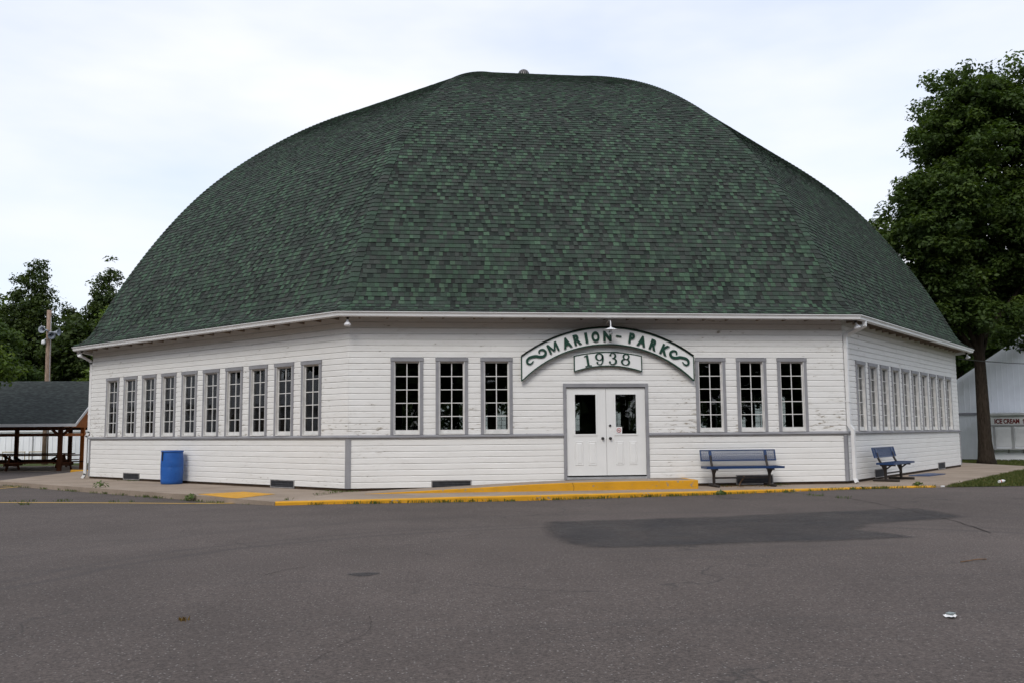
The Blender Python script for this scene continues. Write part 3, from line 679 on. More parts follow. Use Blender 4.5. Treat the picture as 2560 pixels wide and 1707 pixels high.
# roof: bell-cast octagonal dome
PROF = [(14.60, 3.925), (14.45, 3.98), (14.30, 4.07), (14.14, 4.25), (13.97, 4.58), (13.74, 5.12), (13.43, 5.75), (13.16, 6.25), (12.83, 6.88), (12.45, 7.45), (12.02, 8.10), (11.48, 8.87), (11.03, 9.38), (10.50, 9.91), (9.98, 10.39), (9.38, 10.90), (8.70, 11.45), (8.00, 11.96), (7.27, 12.43), (6.50, 12.85), (5.60, 13.26), (5.0, 13.51), (4.2, 13.81), (3.3, 14.12), (2.2, 14.46), (1.1, 14.76), (0.25, 14.98)]
PF = np.array(smooth_pts(PROF, 8))
_s = np.concatenate([[0], np.cumsum(np.hypot(*(PF[1:] - PF[:-1]).T))]); _t = np.arange(0, _s[-1], 0.1); _q = np.stack([np.interp(_t, _s, PF[:, i]) for i in (0, 1)], 1)
_sm = _q.copy()
for i in range(len(_q)):                                   # even out the hand-built rafters, keep the bell-cast eave crisp
    w_ = min(0.9, 0.12 + 0.28 * max(0, _t[i] - 0.5)); g_ = np.exp(-0.5 * ((_t - _t[i]) / w_) ** 2); m_ = min(i, len(_q) - 1 - i); g_[:max(0, i - m_)] = 0; g_[i + m_ + 1:] = 0
    _sm[i] = (g_[:, None] * _q).sum(0) / g_.sum()
PF = _sm; PF[:, 1] -= 0.07 * np.exp(-0.5 * ((PF[:, 0] - 6.6) / 1.6) ** 2); SEG = np.hypot(*(PF[1:] - PF[:-1]).T); ARC = np.concatenate([[0], np.cumsum(SEG)])
def prof_at(s):
    s = min(max(s, 0), ARC[-1]); i = min(int(np.searchsorted(ARC, s, 'right')) - 1, len(SEG) - 1); t = (s - ARC[i]) / SEG[i]
    p = PF[i] * (1 - t) + PF[i + 1] * t; d = (PF[i + 1] - PF[i]) / SEG[i]; return p[0], p[1], d[1], -d[0]   # apothem, z, normal(d,z)
deck = MB(); m = len(PF)
for k in range(8):
    o = len(deck.v); a = k * math.pi / 4; ca, sa = math.cos(a), math.sin(a)
    for r, z in PF:
        r = r - 0.02
        for s in (-1, 1): u = s * r * T8; deck.v.append((u * ca + r * sa, u * sa - r * ca, z - 0.02))
    for i in range(m - 1): deck.face((o + 2 * i, o + 2 * i + 1, o + 2 * i + 3, o + 2 * i + 2))
roof = deck.build('roof', 'roof_deck', hall)
DARK = [(0.027, 0.030, 0.029), (0.025, 0.030, 0.028), (0.032, 0.031, 0.031), (0.036, 0.040, 0.038)]  # charcoal tabs; shade on the recessed lower layer is put into this colour too
MID = [(0.050, 0.066, 0.055), (0.054, 0.062, 0.056), (0.056, 0.057, 0.055), (0.047, 0.062, 0.052), (0.051, 0.059, 0.053), (0.044, 0.057, 0.048), (0.055, 0.074, 0.060), (0.046, 0.050, 0.048)]
LIGHT = [(0.066, 0.104, 0.074), (0.076, 0.115, 0.082), (0.060, 0.091, 0.066), (0.074, 0.104, 0.076)]
EXPO = 0.128
def jc(c): f = random.uniform(0.88, 1.14); return tuple(x * f for x in c)
def shingle(mb, k, ua, ub, s, t, col):
    """one wedge-shaped tab; outer face, butt edge and sides"""
    a = k * math.pi / 4; ca, sa = math.cos(a), math.sin(a)
    r0, z0, n0, m0 = prof_at(s); r1, z1, n1, m1 = prof_at(s + EXPO + 0.045); h0 = r0 * T8; h1 = r1 * T8
    def P(u, r, z): return (u * ca + r * sa, u * sa - r * ca, z)
    c0, c1 = max(ua, -h0), min(ub, h0); e0, e1 = max(ua, -h1), min(ub, h1)
    if e1 < e0: e0 = e1 = (e0 + e1) / 2
    o = len(mb.v); mb.col = col
    mb.v += [P(c0, r0 + n0 * t, z0 + m0 * t), P(c1, r0 + n0 * t, z0 + m0 * t), P(e1, r1 + n1 * 0.003, z1 + m1 * 0.003), P(e0, r1 + n1 * 0.003, z1 + m1 * 0.003), P(c0, r0 - n0 * 0.004, z0 - m0 * 0.004), P(c1, r0 - n0 * 0.004, z0 - m0 * 0.004)]
    mb.face((o, o + 1, o + 2, o + 3)); mb.face((o + 4, o + 5, o + 1, o)); mb.face((o + 4, o, o + 3)); mb.face((o + 1, o + 5, o + 2))
bulk = MB(); single = 0; ncourse = int(ARC[-1] / EXPO)
for k in FACES:
    prevrow = []
    for i in range(ncourse):
        s = i * EXPO; h = prof_at(s)[0] * T8; u = -h - random.uniform(0, 0.3); row = []; last = None
        while u < h:
            r = random.random()
            # a tab tends to sit under one of like tone in the course below
            near = [x for x in prevrow if abs(x[0] - u) < 0.10]
            if near and random.random() < 0.20: cls = near[0][1]
            else: cls = 'L' if r < 0.23 else ('D' if r < 0.47 else 'M')
            if cls == last and cls in 'LD' and random.random() < 0.8: cls = 'M'
            wd = random.choice((0.09, 0.11, 0.12, 0.14)) if cls != 'M' else random.choice((0.08, 0.10, 0.12, 0.14, 0.16))
            last = cls; col = jc(random.choice({'L': LIGHT, 'D': DARK, 'M': MID}[cls])); t = {'L': 0.026, 'D': 0.012, 'M': 0.025}[cls] * random.uniform(0.85, 1.15)
            if u + wd > -h + 0.02 and u < h - 0.02:
                if k == 0 and 3 <= i <= 7 and single < 300 :
                    one = MB(); shingle(one, k, u, u + wd - 0.003, s, t, col); one.build('shingle', 'roof_shingle', roof); single += 1
                else: shingle(bulk, k, u, u + wd - 0.003, s, t, col)
            row.append((u + wd / 2, cls)); u += wd
        prevrow = row
tag(bulk.build('shingles', 'roof_shingle', roof), kind='stuff')
# hip cap shingles
def hipcap(mb, k, s, col):
    r0, z0, n0, m0 = prof_at(s); r1, z1, n1, m1 = prof_at(s + 0.19); t0, t1 = 0.045, 0.020; mb.col = col
    for kk, sg in ((k, 1), (k + 1, -1)):
        a = kk * math.pi / 4; ca, sa = math.cos(a), math.sin(a)
        def P(u, r, z): return (u * ca + r * sa, u * sa - r * ca, z)
        def Q(r, z, n, m_, t, w_): rr = r + n * t; return P(sg * (rr * T8 - w_), rr, z + m_ * t)
        wd = 0.135 if r0 > 1.2 else 0.05
        o = len(mb.v); mb.v += [Q(r0, z0, n0, m0, t0, 0), Q(r0, z0, n0, m0, t0 * 0.8, wd), Q(r1, z1, n1, m1, t1 * 0.8, wd), Q(r1, z1, n1, m1, t1, 0), Q(r0, z0, n0, m0, 0.0, 0), Q(r0, z0, n0, m0, 0.0, wd), Q(r1, z1, n1, m1, 0.0, wd)]
        fs = [(0, 3, 2, 1), (4, 0, 1, 5), (5, 1, 2, 6)]
        if sg < 0: fs = [tuple(reversed(f)) for f in fs]
        for f in fs: mb.face([o + i for i in f])
caps = MB()
for k in (-1, 0, -2, 1, 2, 3, 4, 5):
    s = 0.03
    while s < ARC[-1] - 0.2:
        col = jc(random.choice(MID + MID[:1] + DARK[:1] + [(0.060, 0.088, 0.068)] * 2))
        if k == -1: one = MB(); hipcap(one, k, s, col); one.build('hip_shingle', 'roof_shingle', roof)
        else: hipcap(caps, k, s, col)
        s += 0.142
tag(caps.build('hip_shingles', 'roof_shingle', roof), kind='stuff')

# turbine vent on the crown
tv = thing('roof_ventilator', 'small dark metal turbine ventilator on the crown of the dome', 'ventilator', (0.06, 0, 14.84))
MB().lathe([(0.20, -0.1), (0.17, 0.1), (0.15, 0.42), (0.155, 0.44), (0.0, 0.44)], 20).build('neck', 'vent_metal', tv, smooth=True)
hd = MB(); hd.lathe([(0.16, 0.45), (0.215, 0.5), (0.235, 0.60), (0.225, 0.70), (0.17, 0.80), (0.08, 0.86), (0.0, 0.875)], 20); hd.build('head', 'vent_dark', tv, smooth=True)
for i in range(18):
    a = 2 * math.pi * i / 18; fm = MB(); pr = [(0.165, 0.45), (0.225, 0.5), (0.247, 0.60), (0.237, 0.70), (0.18, 0.805), (0.085, 0.87)]
    for r, z in pr:
        for da in (0, 0.16): fm.v.append((r * math.cos(a + da + z), r * math.sin(a + da + z), z))
    for j in range(5): fm.face((2 * j, 2 * j + 1, 2 * j + 3, 2 * j + 2))
    fm.build('fin', 'vent_metal', tv)

# ------------------------------------------------------------------ signs and lamps on the front
SC = 0.085; sy = -AP
sign = thing('arched_sign', 'white arched name board with green raised letters above the doors', 'sign', (SC, sy, 2.41))
def arcline(hw_, z_end, rise, n=28):
    R = (hw_ ** 2 + rise ** 2) / (2 * rise); zc = z_end + rise - R
    return [(x, zc + math.sqrt(R * R - x * x)) for x in np.linspace(-hw_, hw_, n)]
top = arcline(2.02, 0.55, 0.66); bot = arcline(2.02, 0.0, 0.84)
def arch_plate(mb, top, bot, y0, y1):
    n = len(top); o = len(mb.v)
    for (a, b), (c, d) in zip(bot, top):
        for y in (y0, y1): mb.v += [(a, y, b), (c, y, d)]
    for i in range(n - 1):
        p = o + 4 * i; q = p + 4
        mb.face((p + 2, p + 3, q + 3, q + 2)); mb.face((p, q, q + 1, p + 1)); mb.face((p + 1, q + 1, q + 3, p + 3)); mb.face((p, p + 2, q + 2, q))
    mb.face((o, o + 1, o + 3, o + 2)); e = o + 4 * (n - 1); mb.face((e, e + 2, e + 3, e + 1))
b_ = MB(); arch_plate(b_, top, bot, -0.10, -0.145); b_.build('board', 'sign_white', sign)
e_ = MB()
ribbon(e_, [(x, z - 0.004) for x, z in bot], [0.024] * 28, -0.09, -0.156); ribbon(e_, [(x, z + 0.006) for x, z in top], [0.022] * 28, -0.085, -0.165)
for s in (-1, 1): ribbon(e_, [(s * 2.02, -0.01), (s * 2.02, 0.555)], [0.022] * 2, -0.09, -0.156)
e_.build('border', 'sign_green', sign)
cp = MB(); t2 = [(x, z + 0.024) for x, z in top]; arch_plate(cp, [(x, z + 0.014) for x, z in t2], t2, -0.022, -0.195); cp.build('capping', 'roof_deck', sign)
brk = MB()
for x in (-1.4, -0.5, 0.5, 1.4): brk.box(x - 0.03, x + 0.03, -0.0999, -0.0225, 0.50, 0.56)
brk.build('bracket', 'sign_white', sign)
LET = [('M', -1.21, 3.165), ('A', -0.89, 3.275), ('R', -0.645, 3.35), ('I', -0.43, 3.39), ('O', -0.215, 3.415), ('N', 0.065, 3.43), ('P', 0.64, 3.385), ('A', 0.88, 3.32), ('R', 1.155, 3.235), ('K', 1.42, 3.12)]
for ch, u, z in LET:
    me = text_mesh(ch, 0.31 if ch != 'O' else 0.30, 0.014, 0.0165 if ch != 'M' else 0.010, {'M': 0.98, 'O': 0.72, 'I': 1.0, 'N': 0.84}.get(ch, 0.80))
    if ch == 'M':
        q = MB(); hw_, hh = 0.098, 0.112
        for a_, b_ in (((-hw_, -hh), (-hw_, hh)), ((hw_, -hh), (hw_, hh))): ribbon(q, [a_, b_], [0.046] * 2, 0.014, -0.014)
        for s_ in (-1, 1): q.prism([(s_ * hw_ * 0.78, hh), (s_ * hw_ * 1.2, hh), (s_ * 0.022, -hh * 0.75), (-s_ * 0.022, -hh * 0.75)], -0.0145 - 0.0004 * s_, 0.014, 'y')
        me = q.build('letter', 'sign_green', mesh_only=True)
    lo_ = link('letter', me, sign, (u - SC, -0.159, z - 2.41)); lo_.rotation_euler = (0, math.asin((u - SC) / 3.15), 0)
mb = MB(); ribbon(mb, [(0.335 - SC - 0.065, 3.437 - 2.41), (0.335 - SC + 0.06, 3.42 - 2.41)], [0.035] * 2, -0.146, -0.172); mb.build('dash', 'sign_green', sign)
scr = [(-1.665, 2.865), (-1.70, 2.815), (-1.755, 2.79), (-1.805, 2.82), (-1.805, 2.885), (-1.75, 2.94), (-1.67, 2.963), (-1.60, 2.972), (-1.52, 2.958), (-1.435, 2.968), (-1.385, 3.02), (-1.39, 3.085), (-1.45, 3.122), (-1.515, 3.105), (-1.535, 3.06), (-1.515, 3.035)]
for s in (1, -1):
    P = smooth_pts([((x - SC) * s, z - 2.41 - (0.02 if s < 0 else 0)) for x, z in scr], 4); n = len(P); mb = MB()
    ribbon(mb, P, [0.018 + 0.045 * math.sin(math.pi * i / (n - 1)) ** 0.8 for i in range(n)], -0.146, -0.168); mb.build('scroll', 'sign_green', sign)

year = thing('year_sign', 'small white arched plate reading 1938 in green numerals under the name board', 'sign', (SC, sy, 2.63))
t3 = arcline(0.79, 0.35, 0.09, 20); b3 = arcline(0.79, 0.0, 0.13, 20)
mb = MB(); arch_plate(mb, t3, b3, -0.055, -0.095); mb.build('board', 'sign_white', year)
mb = MB(); ribbon(mb, b3, [0.02] * 20, -0.05, -0.104); ribbon(mb, t3, [0.02] * 20, -0.05, -0.104)
for s in (-1, 1): ribbon(mb, [(s * 0.79, -0.008), (s * 0.79, 0.358)], [0.02] * 2, -0.05, -0.104)
mb.build('border', 'sign_green', year)
brk = MB()
for x in (-0.5, 0.5): brk.box(x - 0.03, x + 0.03, -0.0549, -0.0225, 0.15, 0.22)
brk.build('bracket', 'sign_white', year)
def numeral(ch):
    mb = MB(); y0, y1 = -0.096, -0.114
    def disc(c, r): mb.prism([(c[0] + r * math.cos(t), c[1] + r * math.sin(t)) for t in np.linspace(0, 2 * math.pi, 15)[:-1]], y1 + 0.0005, y0, 'y')
    def ring(c, rx, rz, tk, tn):
        pts = [(c[0] + rx * math.cos(t), c[1] + rz * math.sin(t)) for t in np.linspace(0, 2 * math.pi, 33)[:-1]]
        ribbon(mb, pts, [tn + (tk - tn) * abs(math.cos(t)) ** 1.3 for t in np.linspace(0, 2 * math.pi, 33)[:-1]], y0, y1, True)
    if ch == '1':
        mb.prism([(-0.085, 0.04), (0.085, 0.04), (0.085, 0.98), (-0.06, 0.98), (-0.25, 0.88), (-0.25, 0.83), (-0.085, 0.86)], y1, y0, 'y'); mb.prism([(-0.26, 0), (0.26, 0), (0.26, 0.055), (0.1, 0.085), (-0.1, 0.085), (-0.26, 0.055)], y1 - 0.0005, y0, 'y')
    if ch == '8': ring((0, 0.735), 0.215, 0.22, 0.13, 0.05); ring((0, 0.275), 0.285, 0.25, 0.15, 0.05)
    if ch == '9':
        ring((-0.02, 0.68), 0.26, 0.28, 0.15, 0.05)
        P = smooth_pts([(0.24, 0.70), (0.25, 0.52), (0.215, 0.28), (0.12, 0.08), (-0.03, 0.03), (-0.19, 0.09), (-0.24, 0.19)], 5); n = len(P)
        ribbon(mb, P, [0.145 - 0.095 * min(1, i / (0.72 * n)) for i in range(n)], y0, y1); disc((-0.20, 0.20), 0.08)
    if ch == '3':
        P = smooth_pts([(-0.22, 0.80), (-0.17, 0.92), (-0.02, 0.97), (0.15, 0.90), (0.20, 0.76), (0.13, 0.60), (-0.04, 0.54)], 5); n = len(P)
        ribbon(mb, P, [0.05 + 0.095 * math.exp(-((i / n - 0.66) / 0.2) ** 2) for i in range(n)], y0, y1); disc((-0.19, 0.79), 0.08)
        P = smooth_pts([(-0.04, 0.54), (0.14, 0.50), (0.25, 0.36), (0.24, 0.18), (0.11, 0.05), (-0.05, 0.03), (-0.20, 0.09), (-0.26, 0.20)], 5); n = len(P)
        ribbon(mb, P, [0.05 + 0.115 * math.exp(-((i / n - 0.36) / 0.2) ** 2) for i in range(n)], y0, y1 - 0.0004); disc((-0.22, 0.20), 0.085)
    S_ = 0.27; mb.v = [(x * S_ * 1.12, y, z * S_) for x, y, z in mb.v]; return mb.build('numeral', 'sign_green', mesh_only=True)
for ch, u, z in (('1', -0.375, 2.745), ('9', -0.105, 2.782), ('3', 0.19, 2.788), ('8', 0.485, 2.772)):
    link('numeral', numeral(ch), year, (u - SC, 0, z - 2.63)).rotation_euler = (0, (u - SC) * 0.32, 0)

gl_ = thing('gooseneck_lamp', 'white gooseneck barn lamp hanging in front of the name board', 'lamp', (0.07, sy, 3.55))
P = smooth_pts([(-0.02, -0.022, 0.10), (-0.02, -0.10, 0.14), (-0.012, -0.22, 0.20), (-0.004, -0.36, 0.225), (0, -0.46, 0.20), (0, -0.50, 0.14), (0, -0.50, 0.05)], 5)
MB().tube(P, 0.012, 8).build('arm', 'lamp_white', gl_, smooth=True)
MB().lathe([(0.016, 0.07), (0.02, 0.045), (0.045, 0.035), (0.15, -0.005), (0.152, -0.012), (0.045, 0.022), (0.0, 0.026)], 28, (0, -0.50, 0.0)).build('shade', 'lamp_white', gl_, smooth=True)
MB().lathe([(0.018, 0.02), (0.02, -0.05), (0.045, -0.075), (0.047, -0.105), (0.03, -0.118), (0.0, -0.12)], 18, (0, -0.50, 0)).build('bulb', 'galvanised', gl_, smooth=True)
MB().lathe([(0.04, 0.0), (0.04, 0.012), (0.0, 0.013)], 14, (-0.02, -0.023, 0.10), (0, -1, 0)).build('mount', 'lamp_white', gl_)
for k, u, lab in ((-1, -HW - 0.05, 'at the far left hall corner'), (0, -HW - 0.02, 'at the front left corner of the hall'), (1, -HW - 0.02, 'at the front right corner beside the downspout'), (1, HW + 0.08, 'at the far right hall corner')):
    p = fpt(k, u, 0.36, 3.80); a = k * math.pi / 4
    fl = thing('flood_lamp', 'small silver flood lamp under the eave ' + lab, 'lamp', tuple(p), a, 'flood lamps under the eaves')
    MB().lathe([(0.055, 0.03), (0.055, 0.0), (0.028, -0.006), (0.024, -0.05), (0.0, -0.05)], 16).build('socket', 'dark_iron', fl, smooth=True)
    MB().lathe([(0.024, -0.045), (0.03, -0.09), (0.076, -0.15), (0.08, -0.17), (0.065, -0.19), (0.0, -0.2)], 18, (0, 0, 0), (0, 0.25 if k else 0.1, 1)).build('bulb', 'lamp_white', fl, smooth=True)
mb = MB(); pa = fpt(1, HW + 0.05, 0.1, 3.62); pts = []
for t in np.linspace(0, 1, 14): pts.append((pa.x + (27.5 - pa.x) * t, pa.y + (2.2 - pa.y) * t, pa.z + (4.25 - pa.z) * t - 0.55 * 4 * t * (1 - t) * 0.35))
tag(mb.tube(pts, 0.014, 6).build('overhead_cable', 'black_metal'), 'thin black cable strung from the hall corner towards the white barn', 'cable')

# ------------------------------------------------------------------ barrel, benches, litter
br = thing('plastic_barrel', 'blue plastic barrel standing against the left wall', 'barrel', (-10.66, -9.78, ZS))
MB().lathe([(0.0, 0.0), (0.245, 0.0), (0.27, 0.02), (0.275, 0.10), (0.283, 0.30), (0.285, 0.42), (0.281, 0.44), (0.286, 0.46), (0.283, 0.60), (0.272, 0.78), (0.268, 0.83)], 40).build('body', 'barrel_blue', br, smooth=True)
MB().lathe([(0.262, 0.828), (0.281, 0.832), (0.284, 0.85), (0.278, 0.868), (0.262, 0.868), (0.255, 0.84)], 40).build('rim', 'barrel_blue', br, smooth=True)
MB().lathe([(0.262, 0.845), (0.1, 0.838), (0.0, 0.838)], 40).build('lid', 'bench_blue', br)
mb = MB(); mb.box(-0.02, 0.02, -0.012, 0.0, -0.12, 0.12); o_ = mb.build('handle_slot', 'black_metal', br, loc=(-0.19, -0.204, 0.73)); o_.rotation_euler = (0, 0, -0.75)

def bench(name, label, loc, rz):
    """park bench: expanded-metal back and seat, pipe legs on runners; front faces -y"""
    t = thing(name, label, 'bench', loc, rz, 'blue park benches against the hall')
    Lh = 0.90
    def lattice(hw_, rows, rh, cell):
        mb = MB(); n = int(2 * hw_ / cell); bw = 0.009
        for r in range(rows):
            for i in range(n):
                x = -hw_ + i * cell; z = r * rh
                for (a, b), (c, d) in (((x, z), (x + cell / 2, z + rh)), ((x + cell / 2, z + rh), (x + cell, z))):
                    nx_, nz_ = -(d - b), c - a; q = math.hypot(nx_, nz_); nx_, nz_ = nx_ / q * bw / 2, nz_ / q * bw / 2
                    o = len(mb.v); mb.v += [(a + nx_, 0.0025, b + nz_), (c + nx_, 0.0025, d + nz_), (c - nx_, 0.0025, d - nz_), (a - nx_, 0.0025, b - nz_)]
                    mb.v += [(a + nx_, -0.0025, b + nz_), (c + nx_, -0.0025, d + nz_), (c - nx_, -0.0025, d - nz_), (a - nx_, -0.0025, b - nz_)]
                    mb.face((o + 4, o + 5, o + 6, o + 7)); mb.face((o, o + 3, o + 2, o + 1)); mb.face((o, o + 1, o + 5, o + 4)); mb.face((o + 3, o + 7, o + 6, o + 2))
        return mb
    tilt = math.radians(-14)
    fr = MB(); H = 0.26
    fr.box(-Lh, Lh, -0.016, 0.016, 0, 0.022); fr.box(-Lh, Lh, -0.016, 0.016, H - 0.022, H); fr.box(-Lh, -Lh + 0.022, -0.016, 0.016, 0.022, H - 0.022); fr.box(Lh - 0.022, Lh, -0.016, 0.016, 0.022, H - 0.022)
    for s in (-1, 1): fr.box(s * 0.66 - 0.032, s * 0.66 + 0.032, -0.014, 0.014, 0.022, H - 0.022)
    back = fr.build('backrest', 'bench_blue', t, loc=(0, 0.19, 0.575)); back.rotation_euler = (tilt, 0, 0)
    lattice(Lh - 0.01, 8, 0.0272, 0.042).build('back_mesh', 'bench_blue', back, loc=(0, 0, 0.022))
    st = MB(); st.box(-Lh - 0.01, Lh + 0.01, -0.26, -0.235, 0.415, 0.462); st.box(-Lh - 0.01, Lh + 0.01, 0.135, 0.16, 0.415, 0.462)
    for s in (-1, 1): st.box(min(s * (Lh + 0.01), s * (Lh - 0.015)), max(s * (Lh + 0.01), s * (Lh - 0.015)), -0.2349, 0.1349, 0.416, 0.461)
    seat = st.build('seat', 'bench_blue', t)
    lm = lattice(Lh - 0.02, 14, 0.0262, 0.042); lm.v = [(x, z - 0.233, 0.452 + y) for x, y, z in lm.v]; lm.build('seat_mesh', 'bench_blue', seat)
    for s in (-1, 1):
        x = s * 0.66; lg = MB(); lg.tube([(x, 0.02, 0.03), (x, 0.02, 0.40)], 0.034, 12); lg.build('leg', 'dark_iron', t, smooth=False)
        mb = MB(); mb.tube([(x, 0.03, 0.25), (x, 0.12, 0.45), (x, 0.185, 0.58), (x, 0.215, 0.70)], 0.027, 10); mb.build('back_support', 'dark_iron', t)
        mb = MB(); mb.bar((x, -0.22, 0.395), (x, 0.14, 0.395), 0.05, 0.035); mb.bar((x, -0.12, 0.39), (x, 0.0, 0.30), 0.04, 0.03); mb.build('seat_bracket', 'dark_iron', t)
        mb = MB(); mb.tube([(x, -0.30, 0.032), (x, 0.32, 0.032)], 0.032, 12); mb.build('runner', 'dark_iron', t)
    mb = MB(); mb.tube([(-0.66, 0.02, 0.20), (0.66, 0.02, 0.20)], 0.019, 10); mb.build('stretcher', 'dark_iron', t)
    return t
bench('park_bench', 'blue mesh park bench under the front windows right of the doors', (3.07, -14.50, ZS), 0)
bp_ = fpt(1, -3.85, 0.52, ZS - 0.002); bench('park_bench', 'blue mesh park bench against the right side wall seen end on', tuple(bp_), math.pi / 4)
mb = MB(); q = [fpt(1, -1.55, 0.25), fpt(1, 0.1, 0.35), fpt(1, -0.1, 0.85), fpt(1, -1.4, 0.75)]; mb.prism([(p.x, p.y) for p in q], ZS + 0.022, ZS, 'z')
tag(mb.build('blue_board', 'bench_blue'), 'flat blue board lying on the pavement beyond the far bench', 'board')
mb = MB(); P = smooth_pts([(2.95, -14.62, 0.0), (3.02, -14.45, 0.02), (3.1, -14.35, 0.09), (3.18, -14.3, 0.16), (3.2, -14.28, 0.2)], 3); mb.tube(P, [0.012 + 0.012 * i / len(P) for i in range(len(P))], 7)
tag(mb.build('fallen_branch', 'dead_wood'), 'short dead branch propped under the front bench', 'branch')
def litter(name, label, cat, x, y, z, parts, rz=0):
    t = thing(name, label, cat, (x, y, z), rz)
    for n_, mb, m_ in parts: mb.build(n_, m_, t)
pa = MB(); rr_ = random.Random(3)
gr = [[(-0.06 + 0.03 * i + 0.006 * rr_.random(), -0.045 + 0.03 * j, 0.006 + 0.02 * rr_.random() + (0.014 if 0 < i < 4 and 0 < j < 3 else 0)) for i in range(5)] for j in range(4)]
gr = [[(x * 0.78, y * 0.78, z * 0.8) for x, y, z in r] for r in gr]
for r in gr: pa.v += r
for j in range(3):
    for i in range(4): pa.face((j * 5 + i, j * 5 + i + 1, j * 5 + i + 6, j * 5 + i + 5))
o = len(pa.v); pa.v += [(x, y, 0.001) for r in gr for x, y, z in (r[0], r[-1])]
pb = MB(); pb.prism([(-0.03, -0.02), (0.035, -0.022), (0.03, 0.025), (-0.025, 0.02)], 0.034, 0.024, 'z')
litter('crumpled_wrapper', 'crumpled white wrapper lying on the asphalt at lower right', 'litter', -0.53, -28.03, az(-0.53, -28.03) + 0.002, [('sheet', pa, 'litter_white'), ('print', pb, 'litter_foil')], 0.5)
bo = MB(); bo.lathe([(0.0, 0), (0.033, 0.0), (0.035, 0.02), (0.035, 0.13), (0.028, 0.16), (0.014, 0.19), (0.014, 0.2)], 14, (0, 0, 0.05), (1, 0, 0.1)); bc = MB(); bc.lathe([(0.036, 0.03), (0.037, 0.03), (0.037, 0.06), (0.036, 0.06)], 14, (0, 0, 0.05), (1, 0, 0.1))
litter('plastic_bottle', 'white discarded bottle lying in the grass at the right', 'litter', 9.0, -15.0, -0.02, [('body', bo, 'litter_white'), ('band', bc, 'bottle_cap')], 0.3)
mb = MB(); mb.prism([(0, 0), (0.09, 0.01), (0.08, 0.06), (0.01, 0.05)], 0.03, 0.0, 'z'); tag(mb.build('paper_scrap', 'litter_white', loc=(7.33, -15.40, az(7.3, -15.5) + 0.003)), 'tiny white paper scrap at the end of the yellow kerb', 'litter')
mb = MB(); P = smooth_pts([(1.2, -25.5, 0.006), (1.32, -25.47, 0.012), (1.42, -25.45, 0.02), (1.56, -25.39, 0.01)], 4); P = [(p[0], p[1], p[2] + az(1.4, -25.4)) for p in P]; mb.tube(P, 0.006, 6)
tag(mb.build('twig', 'dead_wood'), 'thin brown twig lying on the open asphalt', 'twig')
ws = thing('wheel_stop', 'yellow concrete wheel stop beyond the far left corner', 'wheel stop', (-16.62, 0.86, -0.135), math.atan2(-0.58, 0.74))
mb = MB(); mb.prism([(-0.08, 0.0), (0.08, 0.0), (0.07, 0.09), (0.045, 0.135), (-0.045, 0.135), (-0.07, 0.09)], -0.5, 0.75, 'x'); mb.build('block', 'yellow_kerb_paint', ws)

# ------------------------------------------------------------------ picnic shelter on the left
sh = thing('picnic_shelter', 'open timber picnic shelter with a dark shingled gable roof at the left', 'shelter', (0, 0, 0))
XR, XL, YF, YR, YB, ZE, ZR = -17.60, -36.0, 3.0, 6.7, 10.4, 1.74, 3.64
mb = MB(); mb.prism([(YF, ZE), (YR, ZR), (YB, ZE), (YB, ZE - 0.05), (YR, ZR - 0.06), (YF, ZE - 0.05)], XL, XR, 'x'); mb.build('roof', 'shelter_shingle', sh)
mb = MB(); mb.box(XL, XR + 0.015, YF - 0.025, YF - 0.002, ZE - 0.11, ZE + 0.004); mb.box(XL, XR + 0.015, YB + 0.002, YB + 0.025, ZE - 0.11, ZE + 0.004); mb.build('fascia', 'fascia_white', sh)
sl = (ZR - ZE) / (YR - YF); mb = MB()
mb.prism([(YF - 0.026, ZE + 0.012), (YR, ZR + 0.02), (YB + 0.026, ZE + 0.012), (YB + 0.026, ZE - 0.11), (YR, ZR - 0.12), (YF - 0.026, ZE - 0.11)], XR + 0.002, XR + 0.03, 'x'); mb.build('rake_board', 'fascia_white', sh)
mb = MB(); mb.prism([(YF + 0.35, ZE - 0.13), (YF + 0.35, ZE + 0.10), (YR, ZR - 0.065), (YB - 0.35, ZE + 0.10), (YB - 0.35, ZE - 0.13)], XR - 0.56, XR - 0.52, 'x'); mb.build('gable_panel', 'sunlit_timber', sh)
posts = [(-18.3, 3.4), (-22.9, 3.4), (-27.5, 3.4), (-32.1, 3.4), (-18.2, 5.6), (-18.4, 10.0), (-20.23, 9.9), (-22.6, 9.9), (-27.5, 9.9)]
for i, (x, y) in enumerate(posts):
    mb = MB(); mb.box(x - 0.075, x + 0.075, y - 0.075, y + 0.075, -0.2, ZE - 0.09 if y != 5.6 else ZE + 0.3); mb.build('post', 'sunlit_timber' if y == 5.6 else 'stained_timber', sh)
for x, y in ((-18.3, 3.4), (-22.9, 3.4)):
    for s in (-1, 1): mb = MB(); mb.bar((x + s * 0.07, y, 1.28), (x + s * 0.42, y, 1.62), 0.09, 0.09); mb.build('brace', 'stained_timber', sh)
for y in (3.4, 10.0): mb = MB(); mb.box(XL, -18.15, y - 0.06, y + 0.06, 1.53, 1.66); mb.build('beam', 'stained_timber', sh)
mb = MB(); mb.box(XL, -18.38, 3.36, 3.44, 1.25, 1.37); mb.build('rail', 'stained_timber', sh)
mb = MB(); mb.box(-18.26, -18.16, 3.48, 10.0, 1.25, 1.37); mb.build('rail', 'sunlit_timber', sh)
mb = MB(); mb.box(XL, -18.1, 3.2, 10.2, -0.21, -0.125); mb.build('floor', 'concrete', sh)
